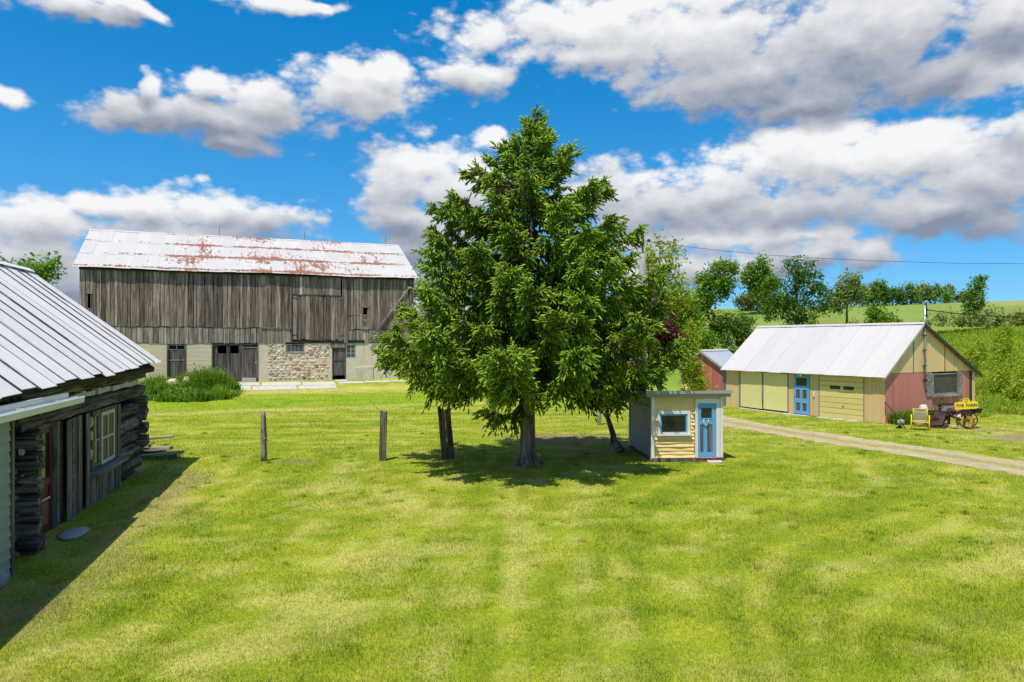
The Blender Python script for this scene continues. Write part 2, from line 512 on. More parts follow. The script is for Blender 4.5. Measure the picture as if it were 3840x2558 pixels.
def concrete_mat(name, color, lines=0.0):
    m, N = new_mat(name)
    co = N.n('ShaderNodeTexCoord').outputs['Object']
    sp = N.n('ShaderNodeSeparateXYZ', {0: co})
    n = N.noise(co, 3.0, 6.0, 0.65).outputs['Fac']
    v = N.noise(N.scale(co, (3.0, 3.0, 0.35)), 1.3, 4.0, 0.6).outputs['Fac']
    hz = N.noise(N.scale(co, (0.25, 0.25, 5.0)), 1.6, 4.0, 0.6).outputs['Fac']
    k = N.math('MULTIPLY_ADD', n, 0.35, 0.62)
    k = N.math('ADD', k, N.math('MULTIPLY', N.math('SUBTRACT', hz if lines else v, 0.5), 0.5))
    col = N.vmath('SCALE', color); N.t.links.new(k, col.node.inputs['Scale'])
    st = N.step(N.math('ADD', n, N.math('MULTIPLY', v, 0.5)), 0.80, 0.98)
    col = N.mix(N.math('MULTIPLY', st, 0.55), col, c4(tuple(c * 0.5 for c in color)))
    h = n
    if lines:
        h = N.math('ADD', N.math('MULTIPLY', n, 0.5), N.math('MULTIPLY', N.math('PINGPONG', sp.outputs[2], lines), 3.0))
    finish(N, col, 0.9, h, 0.35, 0.02, 0.15)
    return m


def stone_mat(name, color):
    m, N = new_mat(name)
    co = N.n('ShaderNodeTexCoord').outputs['Object']
    n = N.noise(co, 7.0, 6.0, 0.7).outputs['Fac']
    rnd = per_object(N)
    k = N.math('MULTIPLY', N.math('MULTIPLY_ADD', n, 0.8, 0.6), N.math('MULTIPLY_ADD', rnd, 0.4, 0.8))
    col = N.vmath('SCALE', color); N.t.links.new(k, col.node.inputs['Scale'])
    finish(N, col, 0.85, n, 0.5, 0.03, 0.2)
    return m


def rust_mat(name, a, b):
    m, N = new_mat(name)
    co = N.n('ShaderNodeTexCoord').outputs['Object']
    n = N.noise(co, 9.0, 7.0, 0.7).outputs['Fac']
    col = N.mix(N.step(n, 0.35, 0.65), c4(a), c4(b))
    finish(N, col, 0.8, n, 0.5, 0.01, 0.3, 0.15)
    return m


M = {}
M['barn_wood'] = wood_mat('weathered_barn_wood', (0.085, 0.062, 0.051), (0.375, 0.29, 0.245), 'z', 13, 0.9, 0.6, (0.15, 0.115, 0.08), 0.35)
M['barn_wood_pale'] = wood_mat('weathered_lap_wood', (0.13, 0.103, 0.086), (0.41, 0.335, 0.28), 'z', 13, 0.6, 0.6)
M['door_wood'] = wood_mat('weathered_door_wood', (0.045, 0.037, 0.033), (0.19, 0.165, 0.15), 'z', 14, 0.4, 0.5)
M['dark_wood'] = wood_mat('dark_timber', (0.018, 0.015, 0.013), (0.06, 0.052, 0.045), 'x', 14, 0.3, 0.5)
M['log'] = wood_mat('blackened_hewn_log', (0.014, 0.012, 0.010), (0.21, 0.185, 0.16), 'x', 13, 0.6, 1.0)
M['log_end'] = wood_mat('blackened_log_end', (0.016, 0.013, 0.011), (0.24, 0.21, 0.18), 'y', 13, 0.6, 1.0)
M['shed_board'] = wood_mat('grey_shed_board', (0.06, 0.05, 0.040), (0.30, 0.265, 0.22), 'z', 15, 0.75, 0.6, (0.16, 0.10, 0.05), 0.5)
M['grey_wood_x'] = wood_mat('silvery_grey_timber', (0.14, 0.13, 0.12), (0.36, 0.34, 0.32), 'x', 15, 0.4, 0.5)
M['post_wood'] = wood_mat('weathered_post_wood', (0.07, 0.058, 0.048), (0.31, 0.275, 0.24), 'z', 16, 0.4, 0.8)
M['post_dark'] = wood_mat('brown_post_wood', (0.04, 0.031, 0.024), (0.19, 0.155, 0.125), 'z', 16, 0.5, 0.8)
M['plank_wood'] = wood_mat('sun_bleached_plank', (0.16, 0.13, 0.10), (0.46, 0.40, 0.33), 'x', 16, 0.5, 0.6)
M['barn_roof'] = metal_roof_mat('rusting_barn_sheet', (0.48, 0.46, 0.445), 0.128, 2.05, 12.0, rust_col=(0.19, 0.062, 0.024), bias=(6.0, 17.0, 0.082))
M['shed_roof'] = metal_roof_mat('white_shed_sheet', (0.69, 0.665, 0.645), 0.085, 0.0, 5.0, rust_col=(0.34, 0.17, 0.08))
M['garage_roof'] = metal_roof_mat('white_garage_sheet', (0.485, 0.46, 0.45), 0.03, 0.0, 9.0)
M['grey_roof'] = metal_roof_mat('grey_sheet', (0.42, 0.46, 0.52), 0.03, 0.0, 6.0)
M['seam'] = rust_mat('rusty_seam_shadow', (0.025, 0.022, 0.022), (0.075, 0.06, 0.055))  # rusty seams, with the shadow line of the laps put into the colour
M['concrete'] = concrete_mat('cream_form_concrete', (0.76, 0.63, 0.43), 0.14)
M['parging'] = concrete_mat('cream_parging', (0.76, 0.65, 0.49))
M['mortar'] = concrete_mat('pale_mortar', (0.76, 0.63, 0.46))
M['slab'] = concrete_mat('pale_concrete_slab', (0.58, 0.55, 0.49))
M['chink'] = concrete_mat('pale_chinking', (0.62, 0.59, 0.50))
M['stones'] = [stone_mat('fieldstone_cream', (0.68, 0.57, 0.42)), stone_mat('fieldstone_tan', (0.56, 0.42, 0.28)), stone_mat('fieldstone_pink', (0.54, 0.33, 0.25)),
               stone_mat('fieldstone_brown', (0.32, 0.21, 0.165)), stone_mat('fieldstone_grey', (0.30, 0.29, 0.28)), stone_mat('fieldstone_dark', (0.09, 0.095, 0.105)), stone_mat('fieldstone_rust', (0.42, 0.19, 0.09)), stone_mat('fieldstone_pale', (0.60, 0.56, 0.49))]
M['glass'] = plain_mat('dark_window_glass', (0.016, 0.020, 0.020), 0.06, 0, 0.2, 3.0, 0.6, 0.0)
M['glass_green'] = plain_mat('greenish_window_glass', (0.085, 0.09, 0.07), 0.35, 0, 0.5, 1.6, 0.03, 0.0)
M['glass_blue'] = plain_mat('bluish_window_glass', (0.07, 0.085, 0.10), 0.12, 0, 0.3, 4.0, 0.7, 0.0)
M['black'] = plain_mat('dark_interior', (0.012, 0.011, 0.010), 0.9, 0, 0.2, 5, 0.1)
M['white_paint'] = paint_mat('white_paint', (0.72, 0.68, 0.63), (0.42, 0.37, 0.32), peel=0.22, dirt=0.35)
M['white_old'] = paint_mat('old_white_paint', (0.50, 0.49, 0.44), peel=0.3)
M['gutter'] = plain_mat('white_gutter', (0.66, 0.67, 0.66), 0.4, 0, 0.08, 3)
M['fascia_grey'] = paint_mat('grey_fascia', (0.30, 0.28, 0.26), peel=0.25, axis='x')
M['yellow_clap'] = paint_mat('pale_yellow_paint', (0.78, 0.55, 0.22), (0.42, 0.30, 0.16), 0.26, 'x')
M['grey_clap'] = paint_mat('slate_grey_paint', (0.24, 0.265, 0.295), (0.36, 0.36, 0.36), 0.18, 'x')
M['green_clap'] = paint_mat('grey_green_paint', (0.27, 0.30, 0.26), (0.2, 0.19, 0.16), 0.18, 'x')
M['blue_paint'] = paint_mat('bright_blue_paint', (0.11, 0.34, 0.60), (0.13, 0.15, 0.17), 0.38, 'z', var=0.05)
M['tan_board'] = paint_mat('tan_board_paint', (0.62, 0.44, 0.21), (0.36, 0.27, 0.16), 0.16, 'z')
M['tan_gable'] = paint_mat('buff_gable_paint', (0.72, 0.51, 0.24), (0.4, 0.3, 0.16), 0.08, 'z')
M['lime_door'] = paint_mat('pale_lime_paint', (0.70, 0.63, 0.27), (0.42, 0.35, 0.16), 0.20, 'z')
M['lime_panel'] = paint_mat('lime_panel_paint', (0.66, 0.55, 0.20), (0.36, 0.29, 0.12), 0.10, 'x')
M['pink_board'] = paint_mat('faded_red_paint', (0.52, 0.19, 0.15), (0.46, 0.30, 0.24), 0.30, 'z', var=0.25)
M['red_shed'] = paint_mat('faded_barn_red', (0.40, 0.135, 0.10), (0.32, 0.2, 0.15), 0.22, 'z', var=0.25)
M['red_door'] = paint_mat('dark_red_door', (0.115, 0.018, 0.018), (0.10, 0.06, 0.05), 0.25, 'z')
M['slate_trim'] = paint_mat('slate_trim', (0.13, 0.14, 0.165), (0.2, 0.2, 0.2), 0.15, 'z')
M['brown_trim'] = paint_mat('dark_brown_trim', (0.045, 0.033, 0.027), (0.1, 0.08, 0.07), 0.12, 'x')
M['grey_post'] = paint_mat('grey_post_paint', (0.19, 0.19, 0.18), (0.25, 0.23, 0.2), 0.15, 'z')
M['pipe'] = plain_mat('galvanised_pipe', (0.34, 0.39, 0.44), 0.4, 0.5, 0.1)
M['wire'] = plain_mat('black_cable', (0.025, 0.026, 0.03), 0.6)
M['white_plastic'] = plain_mat('white_plastic', (0.62, 0.61, 0.56), 0.4)
M['yellow'] = plain_mat('bright_yellow_paint', (0.80, 0.54, 0.01), 0.4, 0, 0.06)
M['sling'] = plain_mat('grey_sling_fabric', (0.62, 0.52, 0.46), 0.8, 0, 0.1, 60)
M['sign_green'] = plain_mat('dark_green_lettering', (0.02, 0.14, 0.06), 0.5)
M['rust'] = rust_mat('brown_rusty_iron', (0.022, 0.014, 0.012), (0.085, 0.045, 0.032))
M['rust_orange'] = rust_mat('orange_rusty_iron', (0.17, 0.05, 0.022), (0.34, 0.12, 0.045))
M['utility'] = wood_mat('pale_utility_pole', (0.26, 0.25, 0.24), (0.50, 0.49, 0.47), 'z', 14, 0.1, 0.4)
M['white_post'] = paint_mat('whitewashed_post', (0.50, 0.49, 0.45), (0.25, 0.22, 0.2), 0.2)
M['bark'] = wood_mat('spruce_bark', (0.075, 0.055, 0.040), (0.33, 0.25, 0.20), 'z', 9, 0.1, 1.0)
M['bark_grey'] = wood_mat('grey_bark', (0.06, 0.052, 0.043), (0.19, 0.17, 0.145), 'z', 8, 0.3, 0.8)
M['twig'] = wood_mat('spruce_limb_bark', (0.035, 0.028, 0.022), (0.13, 0.11, 0.09), 'x', 9, 0.1, 0.5)
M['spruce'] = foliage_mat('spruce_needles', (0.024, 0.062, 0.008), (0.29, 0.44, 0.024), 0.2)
M['leaf_mid'] = foliage_mat('mid_green_leaves', (0.085, 0.175, 0.014), (0.24, 0.39, 0.035), 0.42)
M['leaf_dark'] = foliage_mat('dark_green_leaves', (0.055, 0.12, 0.014), (0.17, 0.28, 0.03), 0.38)
M['leaf_lime'] = foliage_mat('lime_green_leaves', (0.16, 0.24, 0.010), (0.42, 0.48, 0.025), 0.4)
M['leaf_olive'] = foliage_mat('olive_leaves', (0.12, 0.145, 0.03), (0.26, 0.29, 0.06), 0.35)
M['leaf_pale'] = foliage_mat('pale_green_leaves', (0.15, 0.21, 0.055), (0.30, 0.37, 0.11), 0.38)
M['leaf_purple'] = foliage_mat('purple_plum_leaves', (0.05, 0.014, 0.016), (0.20, 0.05, 0.055), 0.25)
M['weed'] = foliage_mat('weed_leaves', (0.075, 0.17, 0.012), (0.28, 0.42, 0.035), 0.4)
M['grass'] = attr_mat('grass_blades', 0.35, 0.7)
M['ground'] = attr_mat('turf', 0.0, 0.95, 9.0, 0.6)

M['bank_grass'] = foliage_mat('bank_grass_blades', (0.15, 0.25, 0.012), (0.42, 0.50, 0.045), 0.45)
# ------------------------------------------------------------------ ground
ROAD = [(9.2, 37.5), (9.75, 34.9), (10.5, 32.3), (11.5, 30.0), (12.75, 26.9), (13.9, 24.7), (15.3, 21.0), (16.6, 17.5), (18.2, 13.0), (20, 8)]


def road_dist(X, Y):
    """signed distance to the track's centre line"""
    best = np.full(np.shape(X), 1e9)
    for (ax, ay), (bx, by) in zip(ROAD[:-1], ROAD[1:]):
        dx, dy = bx - ax, by - ay
        t = np.clip(((X - ax) * dx + (Y - ay) * dy) / (dx * dx + dy * dy), 0, 1)
        ox, oy = X - (ax + t * dx), Y - (ay + t * dy)
        d = np.hypot(ox, oy) * np.sign(dx * oy - dy * ox + 1e-12)
        best = np.where(np.abs(d) < np.abs(best), d, best)
    return best


def lawn_col(X, Y):
    """mown turf: greener and strawier patches, mowing lanes, bare spots, rough pasture uphill"""
    G = np.array([0.150, 0.225, 0.006]); Yl = np.array([0.305, 0.335, 0.022]); S = np.array([0.46, 0.415, 0.125])
    D = np.array([0.072, 0.150, 0.005])
    wx = (fbm(X * 0.22, Y * 0.22, 3, 21) - 0.5) * 2.6
    # near: lanes swing round the tree; far: lanes run along the lot
    near = 1 - smooth(Y, 24, 29)
    # mower lanes: straight up the lot on the left, rounding the tree on the right, across it beyond
    w_ = smooth(X, -2, 6)
    lane_t = (X + 0.10 * (Y - 14)) * (1 - w_) + (np.hypot(X - 1, (Y - 26) * 0.9) * 0.9) * w_ + 0.25 * wx
    lane_s = Y * (1 - w_) + 9 * np.arctan2(X - 1, 26 - Y) * w_
    t = lane_t * near + (Y - 0.16 * X + wx * 0.3) * (1 - near)
    s_ = lane_s * near + X * (1 - near)
    lanes = np.sin(t * 2 * np.pi / (1.15 * near + 2.6 * (1 - near)))
    lm = 0.25 + 0.75 * fbm(X * 0.2 + 5, Y * 0.2, 2, 31)
    sn = fbm(t * 2.4, s_ * 0.42, 5, 3)                      # streaks drawn out along the lanes
    s2 = fbm(t * 1.7 + 31, s_ * 0.40, 5, 8)
    cross = fbm(X * 1.1 + 7, Y * 2.0, 5, 14)
    p1 = fbm(X * 0.45, Y * 0.45, 4, 3)
    p2 = fbm(X * 3.1, Y * 3.1, 4, 4)
    k = 0.68 + 0.14 * lanes * lm + (sn - 0.5) * 1.0 + (cross - 0.5) * 0.9 + (p2 - 0.5) * 1.2
    k = np.clip(k, 0, 1)[..., None]
    c = G + (Yl - G) * k
    g2 = smooth(s2 - 0.03 * lanes * lm + (p2 - 0.5) * 0.35, 0.54, 0.68)[..., None]
    c = c + (D - c) * g2 * 0.30
    reg = np.exp(-((X - 0.5) / 6.5) ** 2 - ((Y - 13.5) / 5.0) ** 2)
    st = 0.5 * fbm(X * 1.0 + 9, Y * 1.7, 5, 13) + 0.5 * sn + 0.025 * lanes * lm + (p2 - 0.5) * 0.35
    s = smooth(st + 0.06 * reg, 0.50, 0.70)[..., None]
    c = c + (S - c) * s * 0.54
    # bright mown band and dry strip before the barn
    q = (X + 26.8) * 0.378 - (Y - 44.05) * 0.926
    left = 1 - smooth(X, -1, 5)
    band = (smooth(q, 4.6, 5.6) * (1 - smooth(q, 10.0, 10.7)) * left)[..., None]
    c = c + (np.array([0.17, 0.29, 0.008]) - c) * band * 0.55
    dry = (smooth(q, 2.0, 3.0) * (1 - smooth(q, 4.2, 5.4)) * left)[..., None] * (0.4 + 0.6 * p1[..., None])
    c = c + (S - c) * dry * 0.75
    line = (smooth(q, 10.4, 10.9) * (1 - smooth(q, 11.3, 12.6)) * left)[..., None]
    c = c + (S - c) * line * 0.45
    # worn strip along the shed eave line and bare soil under trees and by the track
    B = np.array([0.25, 0.19, 0.105])
    e = np.abs((X + 8.66 + 0.267 * (Y - 12.2)) - 1.55 - 0.25 * np.sin(Y * 1.7))
    w = (np.exp(-(e / 0.55) ** 2) * smooth(Y, 8, 10) * (1 - smooth(Y, 20.5, 22)))[..., None] * p2[..., None] * 1.2
    c = c + (B * 1.25 - c) * np.clip(w, 0, 1) * 0.75
    for bx, by, rx, ry, a in ((2.0, 27.5, 2.6, 2.2, 0.85), (2.3, 24.3, 1.6, 0.8, 0.55), (0.5, 21.9, 0.7, 0.6, 0.95), (20.5, 27.5, 2.6, 2.2, 0.95), (20.2, 30.2, 1.5, 0.6, 0.5), (10.2, 36.2, 0.8, 0.35, 0.6),
                              (-6.9, 22.4, 0.8, 0.5, 0.6), (-8.4, 17.5, 0.5, 3.0, 0.3)):
        d = np.hypot((X - bx) / rx, (Y - by) / ry) + (p2 - 0.5) * 0.7
        b = (1 - smooth(d, 0.35, 1.1))[..., None] * a
        c = c + (B - c) * b
    # rough pasture on the slope
    h = (X - 12) * 0.59 + (Y - 45) * 0.806
    far = smooth(h, -2, 6)[..., None]
    pas = np.array([0.16, 0.25, 0.03]) * (0.75 + 0.5 * fbm(X * 0.12, Y * 0.12, 4, 51))[..., None]
    pas = pas + (np.array([0.22, 0.235, 0.085]) - pas) * smooth(fbm(X * 0.035 + 3, Y * 0.05, 4, 61), 0.40, 0.62)[..., None] * smooth(h, 30, 55)[..., None] * 0.35
    pas = pas + (np.array([0.40, 0.34, 0.17]) - pas) * smooth(fbm(X * 0.04 + 33, Y * 0.06, 4, 67), 0.60, 0.72)[..., None] * 0.3
    c = c + (pas - c) * far
    return c


def footprint(X, Y, P, d, x0, x1, y0, y1):
    rx, ry = X - P[0], Y - P[1]
    u = rx * d[0] + ry * d[1]; v = -rx * d[1] + ry * d[0]
    return (u > x0) & (u < x1) & (v > y0) & (v < y1)


gx = np.concatenate([np.linspace(-400, -34, 40), np.arange(-33, 34, 0.3), np.linspace(35, 120, 90), np.linspace(124, 420, 50)])
gy = np.concatenate([np.linspace(-60, 3, 16), np.arange(4, 52, 0.3), np.linspace(53, 160, 110), np.linspace(165, 700, 50)])
GX, GY = np.meshgrid(gx, gy)
GZ = ground_z(GX, GY)
nx, ny = len(gx), len(gy)
idx = np.arange(nx * ny).reshape(ny, nx)
Fg = np.stack([idx[:-1, :-1], idx[:-1, 1:], idx[1:, 1:], idx[1:, :-1]], -1).reshape(-1, 4)
g = mesh_np('ground', np.stack([GX, GY, GZ], -1).reshape(-1, 3), Fg, M['ground'], lawn_col(GX, GY).reshape(-1, 3), smooth=True)
tag(g, kind='structure')

# gravel track: two worn wheel lanes with a thin grassy crown, laid just above the turf
rv, rf, rc_ = [], [], []
cum = [0]
for a, b in zip(ROAD[:-1], ROAD[1:]): cum.append(cum[-1] + math.dist(a, b))
ns = int(cum[-1] / 0.22)
NL = 15
for i in range(ns + 1):
    s_ = cum[-1] * i / ns
    x = np.interp(s_, cum, [p[0] for p in ROAD]); y = np.interp(s_, cum, [p[1] for p in ROAD])
    x2 = np.interp(s_ + 0.8, cum, [p[0] for p in ROAD]); y2 = np.interp(s_ + 0.8, cum, [p[1] for p in ROAD])
    x1 = np.interp(s_ - 0.8, cum, [p[0] for p in ROAD]); y1 = np.interp(s_ - 0.8, cum, [p[1] for p in ROAD])
    t = Vector((x2 - x1, y2 - y1)).normalized()
    n_ = Vector((-t.y, t.x))
    wl = 1.12 + 0.34 * (random.random() - 0.5); wr = 1.12 + 0.34 * (random.random() - 0.5)
    for k in range(NL):
        u = -wl + (wl + wr) * k / (NL - 1)
        rv.append((x + n_.x * u, y + n_.y * u))
        crown = math.exp(-(u / 0.36) ** 2)
        cc = np.array([0.42, 0.33, 0.20]) * (0.85 + 0.3 * random.random())
        cc = cc + (np.array([0.26, 0.27, 0.07]) - cc) * crown * (0.5 + 0.5 * random.random())
        rc_.append(cc)
rv = np.array(rv)
rz_ = ground_z(rv[:, 0], rv[:, 1]) + 0.006
ii = np.arange((ns + 1) * NL).reshape(ns + 1, NL)
rf = np.stack([ii[:-1, :-1], ii[1:, :-1], ii[1:, 1:], ii[:-1, 1:]], -1).reshape(-1, 4)
M['track'] = attr_mat('track_gravel', 0.0, 0.95, 14.0, 0.7)
tag(mesh_np('driveway', np.column_stack([rv, rz_]), rf, M['track'], np.array(rc_), smooth=True), kind='structure')

# frames of the buildings: local x along the visible wall, -y outwards
BARN_P, BARN_D, BARN_Z = (-26.8, 44.05), (0.926, 0.378), 1.30
GAR_P, GAR_D = (12.35, 41.1), (0.48, -0.877)
HUT_P, HUT_D = (4.41, 22.35), (0.9965, 0.084)
SHED_P, SHED_D = (-8.66, 12.2), (-0.258, 0.966)
ang = lambda d: math.atan2(d[1], d[0])


def boards(name, mat, parent, x0, x1, zf0, zf1, w=(0.22, 0.34), y=(-0.03, 0.0), gap=0.010, jz=0.02, jy=0.008, skip=None):
    """upright boards side by side; zf0/zf1 give bottom and top at x"""
    x = x0
    out = []
    while x < x1 - 0.06:
        ww = random.uniform(*w)
        if x + ww > x1 - 0.09: ww = x1 - x
        a, b = x + gap * random.uniform(0.3, 1.0), x + ww - gap * random.uniform(0.1, 0.7)
        z0 = zf0(x + ww / 2) + random.uniform(-jz, jz)
        dy = random.uniform(-jy, jy)
        ta, tb = zf1(a), zf1(b)
        spans = [(z0, None)]
        if skip:
            for (sx0, sx1, sz0, sz1) in skip:
                if b > sx0 and a < sx1:
                    spans = [(z0, sz0), (sz1, None)]
        for (s0, s1) in spans:
            t0, t1 = (ta, tb) if s1 is None else (s1, s1)
            if min(t0, t1) <= s0 + 0.02: 
                if max(t0, t1) <= s0 + 0.03: continue
                t0, t1 = max(t0, s0 + 0.01), max(t1, s0 + 0.01)
            j1, j2, j3 = (random.uniform(-0.008, 0.008) for _ in range(3))
            poly = [(a + j1, s0 + j3), (b + j2, s0 - j3), (b - j2 * 0.5, t1), (a - j1 * 0.5, t0)]
            out.append(MB().prism(poly, y[0] + dy, y[1] + dy).build(name, mat, parent))
        x += ww
    return out


def clap(name, mat, parent, x0, x1, z0, z1, h=0.15, y=0.0, out=0.03, jag=0.0):
    z = z0
    while z < z1 - 0.03:
        hh = min(h * random.uniform(0.92, 1.08), z1 - z)
        t = random.uniform(0.8, 1.2) * out
        a, b = x0 + random.uniform(0, jag), x1 - random.uniform(0, jag)
        n = max(2, int((b - a) / 0.35))
        vs, fs = [], []
        for i in range(n + 1):                              # slightly warped lower edge
            xx = a + (b - a) * i / n
            w1, w2 = random.uniform(-0.3, 0.45) * t * (jag > 0 or 0.4), random.uniform(-0.006, 0.004)
            vs += [(xx, y - t - w1, z + w2), (xx, y - 0.004, z), (xx, y - 0.004, z + hh - 0.003), (xx, y - 0.010, z + hh - 0.003)]
        for i in range(n):
            for q in range(4):
                q2 = (q + 1) % 4
                fs.append((i * 4 + q, i * 4 + q2, (i + 1) * 4 + q2, (i + 1) * 4 + q))
        fs += [(3, 2, 1, 0), tuple(n * 4 + q for q in range(4))]
        MB().add(vs, fs).build(name, mat, parent)
        z += hh


def window(parent, x0, x1, z0, z1, y, cols, rows, frame_mat, glass, fw=0.05, bar=0.03, name='window', sill=None, out=0.03):
    f = MB()
    f.box(x0, x1, y - out, y, z0, z0 + fw).box(x0, x1, y - out, y, z1 - fw, z1)
    f.box(x0, x0 + fw, y - out, y, z0 + fw, z1 - fw).box(x1 - fw, x1, y - out, y, z0 + fw, z1 - fw)
    iw, ih = x1 - x0 - 2 * fw, z1 - z0 - 2 * fw
    for c in range(1, cols):
        xc = x0 + fw + iw * c / cols
        f.box(xc - bar / 2, xc + bar / 2, y - out * 0.9, y - 0.002, z0 + fw, z1 - fw)
    for r in range(1, rows):
        zc = z0 + fw + ih * r / rows
        f.box(x0 + fw, x1 - fw, y - out * 0.85, y - 0.004, zc - bar / 2, zc + bar / 2)
    o = f.build(name, frame_mat, parent)
    for c in range(cols):
        for r in range(rows):
            a, b = x0 + fw + iw * c / cols, x0 + fw + iw * (c + 1) / cols
            d, e = z0 + fw + ih * r / rows, z0 + fw + ih * (r + 1) / rows
            g_ = bar / 2 if (cols > 1 or rows > 1) else 0
            tilt = random.uniform(-0.004, 0.004)
            MB().add([(a, y - 0.008 + tilt, d), (b, y - 0.008, d), (b, y - 0.008 - tilt, e), (a, y - 0.008, e),
                      (a, y - 0.003 + tilt, d), (b, y - 0.003, d), (b, y - 0.003 - tilt, e), (a, y - 0.003, e)],
                     [(0, 1, 2, 3), (7, 6, 5, 4), (0, 4, 5, 1), (1, 5, 6, 2), (2, 6, 7, 3), (3, 7, 4, 0)]).build('pane', glass, o)
    if sill:
        MB().box(x0 - 0.05, x1 + 0.05, y - out - 0.05, y - 0.002, z0 - sill, z0 - 0.002).build('sill', frame_mat, o)
    return o


def slope_panels(parent, mat, x0, x1, pw, ye, ze, yr, zr, rows=1, name='roof_sheet', thick=0.012, lift=0.02, eave_j=0.03, dz=None, seam=None, seam_w=0.03, wj=0.0):
    """roof sheets on one slope, each a thin slab, laps raised"""
    x = x0
    first = True
    while x < x1 - 0.05:
        w = pw * random.uniform(1 - wj, 1 + wj)
        if x + w > x1 - pw * 0.4: w = x1 - x
        for r in range(rows):
            f0, f1 = r / rows, (r + 1) / rows
            ov = 0.0 if r == rows - 1 else 0.05 / max(0.5, rows)
            ej = random.uniform(-eave_j, eave_j) if r == 0 else random.uniform(-0.02, 0.0)
            L = math.hypot(yr - ye, zr - ze)
            def P(xx, f, up):
                d = dz(xx) * (1 - f) if dz else 0.0
                return (xx, ye + (yr - ye) * f - up * (zr - ze) / L * (1 if yr > ye else -1), ze + (zr - ze) * f + up * abs(yr - ye) / L + d)
            a, b = x - 0.012, x + w + 0.012
            f0_ = f0 + ej / L
            u0 = random.uniform(0.4, 1.0) * lift
            base = 0.012 * ((int((x - x0) / pw) + r) % 2)
            # low corner lifted a little where it laps the sheet below
            q = [P(a, f0_, base + u0), P(b, f0_, base + u0 * random.uniform(0.2, 1)), P(b, f1 + ov * 0.3, base + 0.004), P(a, f1 + ov * 0.3, base + 0.004)]
            q2 = [(p[0], p[1], p[2] - thick) for p in q]
            MB().add(q + q2, [(0, 1, 2, 3), (7, 6, 5, 4), (0, 4, 5, 1), (1, 5, 6, 2), (2, 6, 7, 3), (3, 7, 4, 0)]).build(name, mat, parent)
        if seam and not first and random.random() < 0.68:
            pts, n = [], 7
            hgt = 0.035
            m = MB()
            vs = []
            for i in range(n + 1):
                f = i / n
                ww = seam_w * random.uniform(0.45, 1.2)
                ox = random.uniform(-0.008, 0.008)
                d = dz(x) * (1 - f) if dz else 0.0
                yy, zz = ye + (yr - ye) * f, ze + (zr - ze) * f + d
                vs += [(x - ww / 2 + ox, yy, zz + 0.01), (x + ox, yy, zz + 0.01 + hgt + 0.012), (x + ww / 2 + ox, yy, zz + 0.01)]
            fs = []
            for i in range(n):
                b_ = i * 3
                fs += [(b_, b_ + 3, b_ + 4, b_ + 1), (b_ + 1, b_ + 4, b_ + 5, b_ + 2)]
            m.add(vs, fs + [(0, 1, 2), (3 * n + 2, 3 * n + 1, 3 * n)]).build('roof_seam', seam, parent)
        first = False
        x += w


